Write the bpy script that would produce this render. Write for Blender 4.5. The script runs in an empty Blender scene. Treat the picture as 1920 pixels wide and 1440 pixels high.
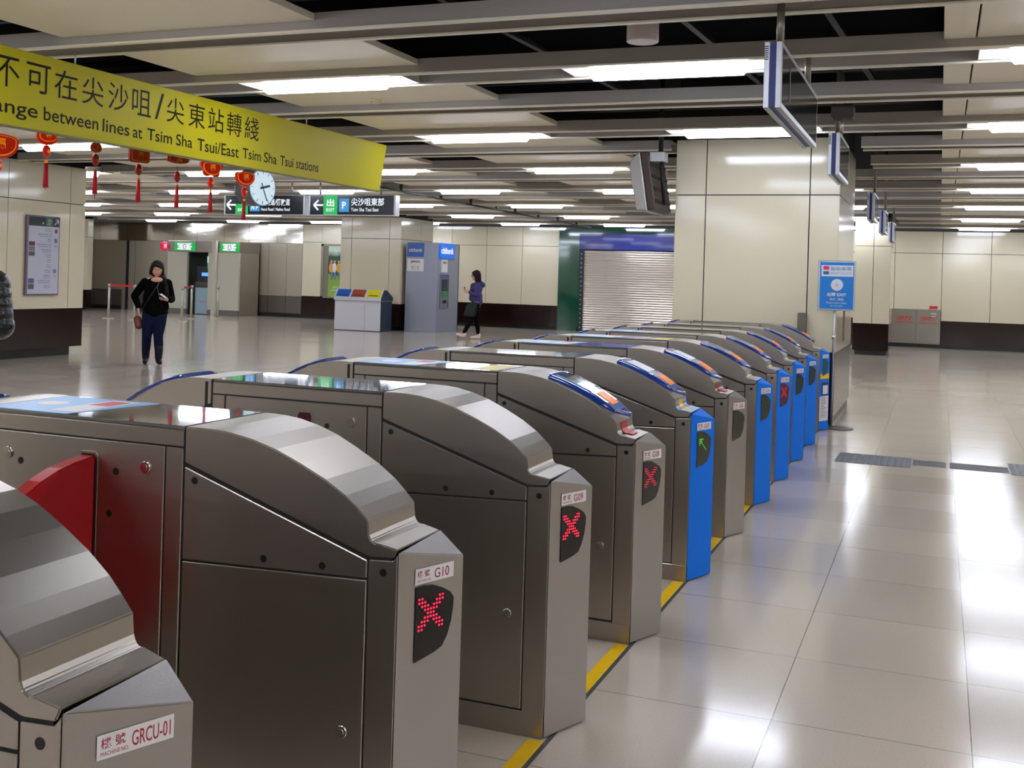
import bpy, bmesh, math, random
from mathutils import Vector, Matrix, noise

# ------------------------------------------------------------------ camera, world, exposure
SC = bpy.context.scene
COL = SC.collection
FPX, PPY, YAW, ROLL, CAMZ = 2035.7, 520.4, 0.375468, 0.029745, 1.52

def make_camera():
    F = Vector((-math.sin(YAW), math.cos(YAW), 0)); R0 = Vector((math.cos(YAW), math.sin(YAW), 0)); U0 = Vector((0, 0, 1))
    r = R0 * math.cos(ROLL) + U0 * math.sin(ROLL); u = U0 * math.cos(ROLL) - R0 * math.sin(ROLL)
    cd = bpy.data.cameras.new('camera'); co = bpy.data.objects.new('camera', cd); COL.objects.link(co)
    m = Matrix(((r.x, u.x, -F.x, 0), (r.y, u.y, -F.y, 0), (r.z, u.z, -F.z, CAMZ), (0, 0, 0, 1)))
    co.matrix_world = m
    cd.sensor_width = 36; cd.sensor_fit = 'HORIZONTAL'; cd.lens = 36 * FPX / 1920
    cd.shift_y = -(720 - PPY) / 1920
    cd.clip_start = 0.05; cd.clip_end = 200
    SC.camera = co
make_camera()

W = bpy.data.worlds.new('world'); SC.world = W; W.use_nodes = True
W.node_tree.nodes['Background'].inputs[0].default_value = (0.5, 0.5, 0.5, 1)
W.node_tree.nodes['Background'].inputs[1].default_value = 0.05
SC.view_settings.view_transform = 'Standard'; SC.view_settings.look = 'None'
SC.view_settings.exposure = 0.5; SC.view_settings.gamma = 1.0
SC.view_settings.use_curve_mapping = False
try:
    SC.cycles.use_denoising = True
    SC.cycles.max_bounces = 6; SC.cycles.diffuse_bounces = 4; SC.cycles.glossy_bounces = 4
    SC.cycles.sample_clamp_indirect = 6
except Exception: pass
LAMP_POWER = 14.5
random.seed(7)

# ------------------------------------------------------------------ helpers
def lin(r, g, b):
    f = lambda c: ((c / 255 + 0.055) / 1.055) ** 2.4 if c > 10.3 else c / 255 / 12.92
    return (f(r), f(g), f(b), 1)

MATS = {}
def mat(name, rgb=(200, 200, 200), rough=0.5, metal=0.0, spec=0.5, emit=None, estr=1.0, bump=None, coat=0.0, var=None, aniso=0.0, tangent=None):
    if name in MATS: return MATS[name]
    m = bpy.data.materials.new(name); m.use_nodes = True; nt = m.node_tree
    p = nt.nodes['Principled BSDF']
    p.inputs['Base Color'].default_value = lin(*rgb); p.inputs['Roughness'].default_value = rough
    p.inputs['Metallic'].default_value = metal; p.inputs['Specular IOR Level'].default_value = spec
    p.inputs['Coat Weight'].default_value = coat; p.inputs['Coat Roughness'].default_value = 0.05
    if aniso: p.inputs['Anisotropic'].default_value = aniso
    if emit is not None:
        p.inputs['Emission Color'].default_value = lin(*emit); p.inputs['Emission Strength'].default_value = estr
    if tangent:
        cx = nt.nodes.new('ShaderNodeCombineXYZ')
        for i in range(3): cx.inputs[i].default_value = tangent[i]
        nt.links.new(cx.outputs[0], p.inputs['Tangent'])
    if bump or var:
        tc = nt.nodes.new('ShaderNodeTexCoord'); mp = nt.nodes.new('ShaderNodeMapping')
        nt.links.new(tc.outputs['Object'], mp.inputs['Vector'])
    if bump:
        (sx, sy, sz), sc, st = bump
        mp.inputs['Scale'].default_value = (sx, sy, sz)
        n = nt.nodes.new('ShaderNodeTexNoise'); n.inputs['Scale'].default_value = sc; n.inputs['Detail'].default_value = 3
        nt.links.new(mp.outputs[0], n.inputs['Vector'])
        b = nt.nodes.new('ShaderNodeBump'); b.inputs['Strength'].default_value = st; b.inputs['Distance'].default_value = 0.01
        nt.links.new(n.outputs[0], b.inputs['Height']); nt.links.new(b.outputs[0], p.inputs['Normal'])
    if var:
        sc, amt = var
        n2 = nt.nodes.new('ShaderNodeTexNoise'); n2.inputs['Scale'].default_value = sc; n2.inputs['Detail'].default_value = 5
        nt.links.new(tc.outputs['Object'], n2.inputs['Vector'])
        h = nt.nodes.new('ShaderNodeHueSaturation'); h.inputs['Color'].default_value = lin(*rgb)
        r = nt.nodes.new('ShaderNodeMapRange'); r.inputs['To Min'].default_value = 1 - amt; r.inputs['To Max'].default_value = 1 + amt
        nt.links.new(n2.outputs[0], r.inputs['Value']); nt.links.new(r.outputs[0], h.inputs['Value'])
        nt.links.new(h.outputs[0], p.inputs['Base Color'])
    MATS[name] = m
    return m

class MB:
    """collects shapes, builds ONE mesh object"""
    def __init__(s): s.v = []; s.f = []; s.m = []; s.sm = []
    def add(s, vs, fs, mi=0, smooth=False):
        o = len(s.v); s.v += [tuple(v) for v in vs]
        for f in fs: s.f.append(tuple(i + o for i in f)); s.m.append(mi); s.sm.append(smooth)
        return s
    def box(s, x0, x1, y0, y1, z0, z1, mi=0):
        vs = [(x, y, z) for z in (z0, z1) for y in (y0, y1) for x in (x0, x1)]
        return s.add(vs, [(0, 2, 3, 1), (4, 5, 7, 6), (0, 1, 5, 4), (2, 6, 7, 3), (0, 4, 6, 2), (1, 3, 7, 5)], mi)
    def hullprism(s, bot, top, mi=0):
        """two rings of equal length, bottom and top"""
        n = len(bot); vs = list(bot) + list(top)
        fs = [tuple(reversed(range(n))), tuple(range(n, 2 * n))] + [(i, (i + 1) % n, n + (i + 1) % n, n + i) for i in range(n)]
        return s.add(vs, fs, mi)
    def cyl(s, p0, p1, r0, r1=None, n=16, mi=0, smooth=True, caps=True):
        r1 = r0 if r1 is None else r1
        p0 = Vector(p0); p1 = Vector(p1); d = (p1 - p0).normalized()
        a = d.orthogonal().normalized(); b = d.cross(a)
        vs = []
        for p, r in ((p0, r0), (p1, r1)):
            for i in range(n):
                t = 2 * math.pi * i / n; vs.append(p + a * math.cos(t) * r + b * math.sin(t) * r)
        s.add(vs, [(i, (i + 1) % n, n + (i + 1) % n, n + i) for i in range(n)], mi, smooth)
        if caps:
            o = len(s.v) - 2 * n
            s.f.append(tuple(o + i for i in reversed(range(n)))); s.m.append(mi); s.sm.append(False)
            s.f.append(tuple(o + n + i for i in range(n))); s.m.append(mi); s.sm.append(False)
        return s
    def ball(s, c, r, n=12, mi=0, sc=(1, 1, 1)):
        c = Vector(c); vs = [c + Vector((0, 0, r * sc[2]))]
        k = n // 2
        for j in range(1, k):
            ph = math.pi * j / k
            for i in range(n):
                t = 2 * math.pi * i / n
                vs.append(c + Vector((math.sin(ph) * math.cos(t) * r * sc[0], math.sin(ph) * math.sin(t) * r * sc[1], math.cos(ph) * r * sc[2])))
        vs.append(c - Vector((0, 0, r * sc[2])))
        fs = [(0, 1 + i, 1 + (i + 1) % n) for i in range(n)]
        for j in range(k - 2):
            fs += [(1 + j * n + i, 1 + (j + 1) * n + i, 1 + (j + 1) * n + (i + 1) % n, 1 + j * n + (i + 1) % n) for i in range(n)]
        L = len(vs) - 1
        fs += [(L, 1 + (k - 2) * n + (i + 1) % n, 1 + (k - 2) * n + i) for i in range(n)]
        return s.add(vs, fs, mi, True)
    def capsule(s, p0, p1, r0, r1=None, mi=0, n=14):
        r1 = r0 if r1 is None else r1
        s.ball(p0, r0, n, mi); s.ball(p1, r1, n, mi)
        return s.cyl(p0, p1, r0, r1, n, mi)
    def quad(s, a, b, c, d, mi=0): return s.add([a, b, c, d], [(0, 1, 2, 3)], mi)
    def mesh(s, name, mats, bevel=0, seg=1):
        me = bpy.data.meshes.new(name); me.from_pydata(s.v, [], s.f)
        for m in (mats if isinstance(mats, (list, tuple)) else [mats]): me.materials.append(m)
        for i, p in enumerate(me.polygons): p.material_index = s.m[i]; p.use_smooth = s.sm[i]
        bm = bmesh.new(); bm.from_mesh(me)
        bmesh.ops.recalc_face_normals(bm, faces=bm.faces)
        if bevel:
            es = [e for e in bm.edges if len(e.link_faces) == 2 and e.calc_face_angle(0) > math.radians(18)]
            bmesh.ops.bevel(bm, geom=es, offset=bevel, segments=seg, affect='EDGES', clamp_overlap=True)
        bm.to_mesh(me); bm.free(); me.update()
        return me
    def build(s, name, mats, parent=None, bevel=0, seg=1):
        return link(name, s.mesh(name, mats, bevel, seg), parent)

def link(name, me, parent=None):
    o = bpy.data.objects.new(name, me); COL.objects.link(o)
    if parent: o.parent = parent
    return o
def tag(o, label=None, cat=None, group=None, kind=None):
    if label: o['label'] = label
    if cat: o['category'] = cat
    if group: o['group'] = group
    if kind: o['kind'] = kind
    return o
def empty(name, loc=(0, 0, 0), rz=0.0, label=None, cat=None, group=None):
    o = bpy.data.objects.new(name, None); COL.objects.link(o); o.empty_display_size = 0.1
    o.location = loc; o.rotation_euler = (0, 0, rz); return tag(o, label, cat, group)
def struct(name, mb, mats, bevel=0, parent=None):
    o = mb.build(name, mats, parent, bevel)
    if not parent: o['kind'] = 'structure'
    return o
def copy_tree(o, parent=None):
    c = o.copy(); COL.objects.link(c); c.parent = parent
    for ch in list(o.children): copy_tree(ch, c)
    return c

def text_geo(body, thick=0.0):
    cu = bpy.data.curves.new('t', 'FONT'); cu.body = body; cu.size = 1.0; cu.resolution_u = 4; cu.offset = thick
    ob = bpy.data.objects.new('t', cu); COL.objects.link(ob)
    dg = bpy.context.evaluated_depsgraph_get(); me = bpy.data.meshes.new_from_object(ob.evaluated_get(dg))
    vs = [v.co.copy() for v in me.vertices]; fs = [tuple(p.vertices) for p in me.polygons]
    bpy.data.objects.remove(ob); bpy.data.curves.remove(cu); bpy.data.meshes.remove(me)
    return vs, fs
TG = {}
def add_text(mb, body, org, xd, yd, width=None, height=None, mi=0, center=False, thick=0.0):
    """text on plane: org is lower left (or lower centre), xd/yd unit vectors; width/height of the inked box"""
    k = (body, thick)
    if k not in TG: TG[k] = text_geo(body, thick)
    vs, fs = TG[k]
    if not vs: return
    x0 = min(v.x for v in vs); x1 = max(v.x for v in vs); y0 = min(v.y for v in vs); y1 = max(v.y for v in vs)
    sy = height / (y1 - y0) if height else None
    sx = width / (x1 - x0) if width else sy
    if sy is None: sy = sx
    xd = Vector(xd); yd = Vector(yd); org = Vector(org)
    off = -(x1 - x0) * sx / 2 if center else 0
    mb.add([org + xd * ((v.x - x0) * sx + off) + yd * ((v.y - y0) * sy) for v in vs], fs, mi)

def bar(mb, a, b, w, h, mi=0):
    """rectangular bar between two points, width w (horizontal) height h (other)"""
    a = Vector(a); b = Vector(b); d = (b - a).normalized()
    s = d.cross(Vector((0, 0, 1)));
    if s.length < 1e-4: s = Vector((1, 0, 0))
    s.normalize(); t = s.cross(d)
    r = [s * w / 2 + t * h / 2, -s * w / 2 + t * h / 2, -s * w / 2 - t * h / 2, s * w / 2 - t * h / 2]
    mb.hullprism([a + q for q in r], [b + q for q in r], mi)

# ------------------------------------------------------------------ materials
M_WALL = mat('cream_enamel_panel', (224, 214, 186), 0.10, spec=0.5)
M_JOINT = mat('joint_black', (14, 13, 12), 0.7)
M_STONE = mat('dark_brown_granite', (34, 18, 15), 0.12, spec=0.5, var=(90, 0.35))
M_PLINTH = mat('black_plinth', (18, 20, 20), 0.3)
M_CHAN = mat('grey_channel', (176, 170, 163), 0.45, var=(30, 0.03))
M_LIP = mat('channel_lip', (240, 232, 212), 0.35)  # paler than the channel: light caught on the lip edges put into the colour
M_PANEL = mat('ceiling_panel_white', (240, 231, 208), 0.5)
M_BLACK = mat('plenum_black', (5, 5, 7), 0.8, spec=0.1)
M_REFL = mat('lamp_reflector', (235, 232, 222), 0.35)
M_TUBE = mat('lamp_tube', (255, 255, 255), 0.5, emit=(228, 236, 255), estr=LAMP_POWER)
M_STEEL = mat('brushed_steel', (174, 166, 156), 0.30, 1.0, aniso=0.6, tangent=(0, 1, .3), var=(3, .04))
M_STEELF = mat('satin_steel_front', (176, 171, 167), 0.36, 1.0, bump=((1, 1, 1), 400, 0.05))
M_CHROME = mat('polished_steel', (220, 218, 214), 0.12, 1.0)
M_CORE = mat('seam_dark', (20, 18, 17), 0.6)
M_DECK = mat('glossy_deck', (120, 118, 112), 0.04, 0.35, spec=1.0, coat=1.0)
M_BLUE = mat('bright_blue_vinyl', (0, 116, 232), 0.5, spec=.2)
M_LBLUE = mat('pale_blue_vinyl', (120, 175, 225), 0.3)
M_NAVY = mat('reader_navy_plastic', (22, 52, 130), 0.15, coat=0.6)
M_ORANGE = mat('orange_label', (240, 130, 30), 0.3, emit=(240, 130, 30), estr=0.15)
M_YEL = mat('yellow_tape', (238, 190, 0), 0.4)
M_RED = mat('red_plastic', (165, 14, 22), 0.3)
M_HOLE = mat('black_hole', (6, 6, 6), 0.5)
M_DISP = mat('display_black', (12, 11, 12), 0.08)
M_LEDR = mat('led_red', (120, 0, 10), 0.4, emit=(255, 20, 50), estr=3.0)
M_LEDRD = mat('led_red_dim', (120, 0, 10), 0.4, emit=(230, 20, 60), estr=0.8)
M_LEDG = mat('led_green', (10, 60, 0), 0.4, emit=(90, 220, 40), estr=1.0)
M_LEDGD = mat('led_green_dim', (30, 60, 20), 0.4, emit=(80, 130, 50), estr=0.12)
M_LABEL = mat('label_white', (226, 222, 220), 0.35)
M_CRIM = mat('label_crimson', (165, 30, 50), 0.4)
M_SIGNK = mat('sign_navy', (14, 22, 34), 0.25)
M_ALU = mat('aluminium', (188, 190, 194), 0.35, 0.8)
M_LITW = mat('sign_white_lit', (240, 240, 245), 0.4, emit=(240, 248, 255), estr=.4)
M_LITG = mat('sign_green_lit', (10, 190, 80), 0.4, emit=(10, 215, 95), estr=.22)
M_LITB = mat('sign_blue_lit', (70, 165, 225), 0.4, emit=(60, 160, 235), estr=0.2)
M_TVBLUE = mat('gantry_blue', (22, 42, 118), 0.4)
M_SCREEN = mat('dark_glass', (16, 17, 18), 0.12)

# floor: square polished tiles, each laid at a slightly different tilt
def floor_material():
    m = bpy.data.materials.new('polished_floor_tiles'); m.use_nodes = True; nt = m.node_tree; N = nt.nodes; L = nt.links
    p = N['Principled BSDF']; geo = N.new('ShaderNodeNewGeometry')
    add = N.new('ShaderNodeVectorMath'); add.operation = 'ADD'; add.inputs[1].default_value = (0.507 + 64.8, -3.675 + 68.4, 0)
    L.new(geo.outputs['Position'], add.inputs[0])
    div = N.new('ShaderNodeVectorMath'); div.operation = 'DIVIDE'; div.inputs[1].default_value = (0.648, 0.693, 1)
    L.new(add.outputs[0], div.inputs[0])
    fl = N.new('ShaderNodeVectorMath'); fl.operation = 'FLOOR'; L.new(div.outputs[0], fl.inputs[0])
    fr = N.new('ShaderNodeVectorMath'); fr.operation = 'FRACTION'; L.new(div.outputs[0], fr.inputs[0])
    flat = N.new('ShaderNodeVectorMath'); flat.operation = 'MULTIPLY'; flat.inputs[1].default_value = (1, 1, 0); L.new(fl.outputs[0], flat.inputs[0])
    wn = N.new('ShaderNodeTexWhiteNoise'); wn.noise_dimensions = '3D'; L.new(flat.outputs[0], wn.inputs['Vector'])
    sub = N.new('ShaderNodeVectorMath'); sub.operation = 'SUBTRACT'; sub.inputs[1].default_value = (0.5, 0.5, 0.5); L.new(wn.outputs['Color'], sub.inputs[0])
    sc = N.new('ShaderNodeVectorMath'); sc.operation = 'MULTIPLY'; sc.inputs[1].default_value = (0.007, 0.007, 0); L.new(sub.outputs[0], sc.inputs[0])
    na = N.new('ShaderNodeVectorMath'); na.operation = 'ADD'; L.new(geo.outputs['Normal'], na.inputs[0]); L.new(sc.outputs[0], na.inputs[1])
    nn = N.new('ShaderNodeVectorMath'); nn.operation = 'NORMALIZE'; L.new(na.outputs[0], nn.inputs[0]); L.new(nn.outputs[0], p.inputs['Normal'])
    sep = N.new('ShaderNodeSeparateXYZ'); L.new(fr.outputs[0], sep.inputs[0])
    def edge(sock, w):
        a = N.new('ShaderNodeMath'); a.operation = 'SUBTRACT'; a.inputs[1].default_value = 0.5; L.new(sock, a.inputs[0])
        b = N.new('ShaderNodeMath'); b.operation = 'ABSOLUTE'; L.new(a.outputs[0], b.inputs[0])
        c = N.new('ShaderNodeMath'); c.operation = 'GREATER_THAN'; c.inputs[1].default_value = 0.5 - w; L.new(b.outputs[0], c.inputs[0]); return c
    ex = edge(sep.outputs['X'], 0.0032); ey = edge(sep.outputs['Y'], 0.002)
    mx = N.new('ShaderNodeMath'); mx.operation = 'MAXIMUM'; L.new(ex.outputs[0], mx.inputs[0]); L.new(ey.outputs[0], mx.inputs[1])
    n1 = N.new('ShaderNodeTexNoise'); n1.inputs['Scale'].default_value = 220; n1.inputs['Detail'].default_value = 4; L.new(geo.outputs['Position'], n1.inputs['Vector'])
    cr = N.new('ShaderNodeValToRGB'); L.new(n1.outputs[0], cr.inputs[0])
    cr.color_ramp.elements[0].position = 0.3; cr.color_ramp.elements[0].color = lin(182, 169, 155)
    cr.color_ramp.elements[1].position = 0.7; cr.color_ramp.elements[1].color = lin(202, 190, 175)
    tv = N.new('ShaderNodeMapRange'); tv.inputs['To Min'].default_value = 0.95; tv.inputs['To Max'].default_value = 1.04; L.new(wn.outputs['Value'], tv.inputs['Value'])
    hs = N.new('ShaderNodeHueSaturation'); L.new(cr.outputs[0], hs.inputs['Color']); L.new(tv.outputs[0], hs.inputs['Value'])
    mix = N.new('ShaderNodeMix'); mix.data_type = 'RGBA'; L.new(mx.outputs[0], mix.inputs['Factor']); L.new(hs.outputs[0], mix.inputs['A'])
    mix.inputs['B'].default_value = lin(84, 78, 72)
    L.new(mix.outputs['Result'], p.inputs['Base Color'])
    p.inputs['Roughness'].default_value = 0.13; p.inputs['Specular IOR Level'].default_value = 0.75
    return m

# ------------------------------------------------------------------ floor, walls, ceiling
ZC = 3.10
YB = 30.5
struct('floor', MB().box(-31, 9.2, -7.2, 32, -0.1, 0), floor_material())
struct('ceiling', MB().box(-31, 9.2, -7.2, 32, 3.9, 4.0), M_BLACK)

def panel_face(mb, o, ud, nd, us, z0=0.72, zj=2.48, z1=3.05, gap=0.012, t=0.02, lo=0.09, stone=True, rec=0.08):
    """cream panels on a slab: o = start point on the face plane, ud along, nd outwards; mats: 0 joint 1 cream 2 stone 3 plinth"""
    o = Vector(o); ud = Vector(ud); nd = Vector(nd); up = Vector((0, 0, 1))
    def slab(u0, u1, a, b, d0, d1, mi):
        ps = [o + ud * u0 + nd * d0, o + ud * u1 + nd * d0, o + ud * u1 + nd * d1, o + ud * u0 + nd * d1]
        mb.hullprism([p + up * a for p in ps], [p + up * b for p in ps], mi)
    zs = [z0, zj, z1] if zj else [z0, z1]
    for i in range(len(us) - 1):
        for j in range(len(zs) - 1):
            slab(us[i] + gap / 2, us[i + 1] - gap / 2, zs[j] + (gap / 2 if j else 0), zs[j + 1] - (gap / 2 if j < len(zs) - 2 else 0), -t, 0, 1)
    if stone:
        slab(us[0], us[-1], lo, z0 - 0.002, -t - rec * 0, -0.004, 2)
        slab(us[0], us[-1], 0, lo, -0.3 if rec > 0.2 else -t - 0.01, -rec if rec < 0.25 else -0.2, 3)

WM = [M_JOINT, M_WALL, M_STONE, M_PLINTH]
def wall_run(name, x0, x1, joints, **k):
    mb = MB().box(x0, x1, YB + 0.02, YB + 0.3, 0, 3.05, 0)
    us = [x0] + [j for j in joints if x0 + 0.05 < j < x1 - 0.05] + [x1]
    panel_face(mb, (0, YB, 0), (1, 0, 0), (0, -1, 0), us, rec=0.0, **k)
    return struct(name, mb, WM)
wall_run('wall_back_left', -19.4, -18.68, [])
wall_run('wall_back_mid', -17.35, -10.54, sorted(-10.54 - 1.17 * k for k in range(7)))
wall_run('wall_back_right', -4.8, 9, [0.045 + 1.17 * k for k in range(-5, 9)])
# wall over and under the poster niche
mb = MB().box(-18.68, -17.35, YB + 0.02, YB + 0.3, 0, 3.05, 0)
panel_face(mb, (0, YB, 0), (1, 0, 0), (0, -1, 0), [-18.68, -17.35], z0=2.42, zj=None, rec=0.0, stone=False)
mb.box(-18.68, -17.35, YB, YB + 0.02, 0.09, 0.70, 2)
mb.box(-18.68, -17.35, YB, YB + 0.02, 0, 0.09, 3)
struct('wall_back_niche', mb, WM)
# stainless wall far left
M_WAVY = mat('wavy_stainless', (200, 194, 182), 0.10, 1.0, bump=((0.35, 1, 1), 1.6, 0.55))
M_SSWALL = mat('stainless_wall', (172, 163, 144), 0.35, 0.45)
M_SSLOW = mat('stainless_lower', (104, 98, 90), 0.3, 0.5)
mb = MB().box(-31, -19.4, YB + 0.02, YB + 0.3, 0, 3.05, 0)
xs = [-31, -29.9, -28.8, -27.8, -26.6, -25.6, -24.6, -23.6, -22.5, -21.5, -20.4, -19.4]
for i in range(len(xs) - 1):
    mb.box(xs[i] + .004, xs[i + 1] - .004, YB, YB + 0.02, 2.43, 3.05, 1)
xs = [-31, -29.6, -28.0, -26.75, -26.2, -24.6, -23.2, -20.7, -20.0, -19.4]
for i in range(len(xs) - 1):
    if i == 3:
        mb.box(xs[i] + .01, xs[i] + 0.14, YB - 0.02, YB + 0.02, 0.0, 2.42, 2); mb.box(xs[i] + .3, xs[i + 1] - 0.01, YB - 0.03, YB + 0.02, 0.0, 2.42, 2); continue
    mb.box(xs[i] + .006, xs[i + 1] - .006, YB, YB + 0.02, 0.69, 2.42, 2)
    mb.box(xs[i] + .006, xs[i + 1] - .006, YB, YB + 0.02, 0.13, 0.675, 3)
struct('wall_far_left', mb, [M_CORE, M_WAVY, M_SSWALL, M_SSLOW])
# boundaries out of frame
mb = MB().box(-31, 9.2, -7.2, -7, 0, 3.9, 0); panel_face(mb, (0, -6.97, 0), (1, 0, 0), (0, 1, 0), [-31 + 1.25 * k for k in range(33)], rec=0)
struct('wall_front', mb, WM)
mb = MB().box(9, 9.2, -7, 31, 0, 3.9, 0); panel_face(mb, (8.97, 0, 0), (0, 1, 0), (-1, 0, 0), [-7 + 1.25 * k for k in range(30)], rec=0)
struct('wall_right', mb, WM)
mb = MB().box(-31.2, -31, -7, 31, 0, 3.9, 0); panel_face(mb, (-30.97, 0, 0), (0, 1, 0), (1, 0, 0), [-7 + 1.25 * k for k in range(30)], rec=0)
struct('wall_left', mb, WM)

def pillar(name, x0, x1, y0, y1, fronts, sides, wz=0.72, zj=2.48, zt=3.12, rec=0.12, lo=0.1):
    mb = MB().box(x0 + .02, x1 - .02, y0 + .02, y1 - .02, lo, 3.9, 0).box(x0 + rec, x1 - rec, y0 + rec, y1 - rec, 0, lo, 3)
    k = dict(z0=wz, zj=zj, z1=zt, stone=False)
    panel_face(mb, (0, y0, 0), (1, 0, 0), (0, -1, 0), [x0] + fronts + [x1], **k)
    panel_face(mb, (x1, 0, 0), (0, 1, 0), (1, 0, 0), [y0] + sides + [y1], **k)
    panel_face(mb, (x0, 0, 0), (0, 1, 0), (-1, 0, 0), [y0] + sides + [y1], **k)
    panel_face(mb, (0, y1, 0), (1, 0, 0), (0, 1, 0), [x0] + fronts + [x1], **k)
    mb.box(x0 + .004, x1 - .004, y0 + .004, y1 - .004, lo, wz - 0.002, 2)
    return struct(name, mb, WM)
pillar('wall_pillar_near', -2.885, -1.05, 12.42, 14.62, [-2.53, -1.37], [], wz=0.80, zj=2.535, zt=3.17, rec=0.02)
pillar('wall_pillar_middle', -15.27, -13.43, 25.9, 27.87, [-14.93, -13.77], [27.1], wz=0.717, zj=2.46, zt=3.04)
pillar('wall_pillar_right', -1.83, -1.05, 25.95, 27.5, [-1.42], [], wz=0.72, zj=2.48, zt=3.03, rec=0.05)
pillar('wall_pillar_left', -15.6, -13.5, 7.5, 14.46, [-14.5], [9.0, 10.25, 11.53, 12.816, 14.108], wz=0.79, zj=2.53, zt=3.14, rec=0.14, lo=0.15)
pillar('wall_pillar_far_left', -28.2, -26.85, 28.9, 29.15, [], [], wz=0.68, zj=2.47, zt=3.08)

# --- suspended ceiling of metal channels, panels between them and lamps inside every other one
CH = [(-6.15, .5, 1), (-4.5, .3, 0), (-2.75, .5, 1), (-1.0, .3, 0), (0.75, .5, 1), (2.55, .3, 0), (4.3, .5, 1), (6.1, .32, 0), (7.61, .5, 1), (9.28, .32, 0), (10.96, .5, 1),
      (12.68, .34, 0), (14.46, .48, 1), (16.16, .34, 0), (17.97, .48, 1), (19.75, .34, 0), (21.65, .5, 1), (23.5, .34, 0), (25.4, .5, 1), (27.2, .34, 0), (29.05, .5, 1)]
HOLES = [(-3.02, -0.86, 11.62, 14.95), (-15.42, -13.28, 25.6, 28.0), (-1.95, -0.95, 25.8, 27.7), (-16.2, -13.2, 7.0, 14.6), (-28.1, -26.6, 28.8, 30.2)]
XMIN, XMAX = -30.9, 8.9
def spans(a, b, y0, y1, x0=XMIN, x1=XMAX):
    segs = [(x0, x1)]
    for hx0, hx1, hy0, hy1 in HOLES:
        if y1 > hy0 and y0 < hy1:
            out = []
            for s, e in segs:
                if hx1 <= s or hx0 >= e: out.append((s, e)); continue
                if hx0 > s: out.append((s, hx0))
                if hx1 < e: out.append((hx1, e))
            segs = out
    return segs
for n, (y0, w, lamp) in enumerate(CH):
    y1 = y0 + w; mb = MB(); t = .012; H = 0.11; fl = 0.035
    for a, b in spans(0, 0, y0, y1):
        mb.box(a, b, y0, y0 + t, ZC, ZC + H, 0); mb.box(a, b, y1 - t, y1, ZC, ZC + H, 0)
        mb.box(a, b, y0 + t, y1 - t, ZC + H - t, ZC + H, 0)
        mb.box(a, b, y0 - 0.014, y0 + fl, ZC - .014, ZC, 1); mb.box(a, b, y1 - fl, y1 + .006, ZC - .014, ZC, 1)
        mb.box(a, b, y0 + fl + .012, y0 + fl + .022, ZC - .004, ZC + .02, 1)
    struct('trim_%d' % (n + 1), mb, [M_CHAN, M_LIP])
# panels between channels
mb = MB(); mb2 = MB()
for n in range(len(CH) - 1):
    ya = CH[n][0] + CH[n][1] + .004; yb = CH[n + 1][0] - .004
    k = 1 + .0012 * max(0, ya - 8)
    cols = [(-0.02, 0.17), (0.182, 2.9), (2.912, 5.6), (5.612, 8.9), (-5.95, -3.84)] + [(-9.06 - 3.08 * i, -6.97 - 3.08 * i) for i in range(8)]
    for a, b in cols:
        a = max(a * k if a < -1 else a, XMIN); b = b * k if b < -1 else b
        if b < XMIN: continue
        for s, e in spans(0, 0, ya, yb, a, b):
            if e - s > .05: mb.box(s, e, ya, yb, ZC + .058, ZC + .105, 0)
struct('ceiling_panels', mb, M_PANEL, bevel=.003)
# dark services above the slots
mb = MB()
for y in (6.75, 8.85, 10.3, 12.2): mb.cyl((-12, y, 3.55), (0, y, 3.55), 0.07, n=10)
for x in (-3.3, -1.9, -0.9): bar(mb, (x, 5.5, 3.42), (x + .35, 11.5, 3.42), .05, .04)
mb.box(-6, 1, 8.55, 8.9, 3.4, 3.6)
struct('trim_services', mb, mat('dark_services', (24, 24, 28), 0.5))

def make_lamp():
    t = empty('ceiling_light', (0, 0, ZC), 0, 'long white fluorescent ceiling light set between two grey channels', 'ceiling light', 'fluorescent lights in the ceiling channels')
    L = 0.78; w = 0.205
    mb = MB()
    mb.box(-L, L, -w, w, .085, .092)
    for s in (-1, 1):
        mb.add([(-L, s * w, .004), (L, s * w, .004), (L, s * (w - .03), .088), (-L, s * (w - .03), .088)], [(0, 1, 2, 3)])
        mb.add([(s * L, -w, .004), (s * L, w, .004), (s * (L - .16), w - .03, .088), (s * (L - .16), -w + .03, .088)], [(0, 1, 2, 3)])
    mb.build('reflector', M_REFL, t)
    mb = MB(); n = 10; R = 0.11; prof = [(R * math.cos(math.pi * i / n), -.105 * math.sin(math.pi * i / n)) for i in range(n + 1)]
    xs = [(-.6, .35), (-.585, .75), (-.56, 1), (.56, 1), (.585, .75), (.6, .35)]
    vs = [(x, y * k, .030 + z * k) for x, k in xs for y, z in prof]; m = n + 1
    fs = [(a * m + i, a * m + i + 1, (a + 1) * m + i + 1, (a + 1) * m + i) for a in range(len(xs) - 1) for i in range(n)]
    fs += [tuple(range(m)), tuple(reversed(range((len(xs) - 1) * m, len(xs) * m)))]
    mb.add(vs, fs, 0, True); mb.box(-.55, .55, -.05, .05, .03, .086, 1); mb.build('diffuser', [M_TUBE, M_REFL], t)
    return t
lamp0 = make_lamp(); used = False
for y0, w, lamp in CH:
    if not lamp: continue
    yc = y0 + w / 2; k = 1 + .0021 * max(0, yc - 7.8)
    for x in (6.9, 3.95, 0.98, -1.92, -4.83, -7.88, -10.85, -13.9, -17.0, -20.0, -23.1, -26.2, -29.2):
        x = x * k if x < -1.5 else x
        if x < -30: continue
        if any(hx0 - .8 < x < hx1 + .8 and hy0 < yc < hy1 for hx0, hx1, hy0, hy1 in HOLES): continue
        o = lamp0 if not used else copy_tree(lamp0); used = True
        o.location = (x, yc, ZC)
        if w < .49:
            o.scale = (1, .93, 1)

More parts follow.
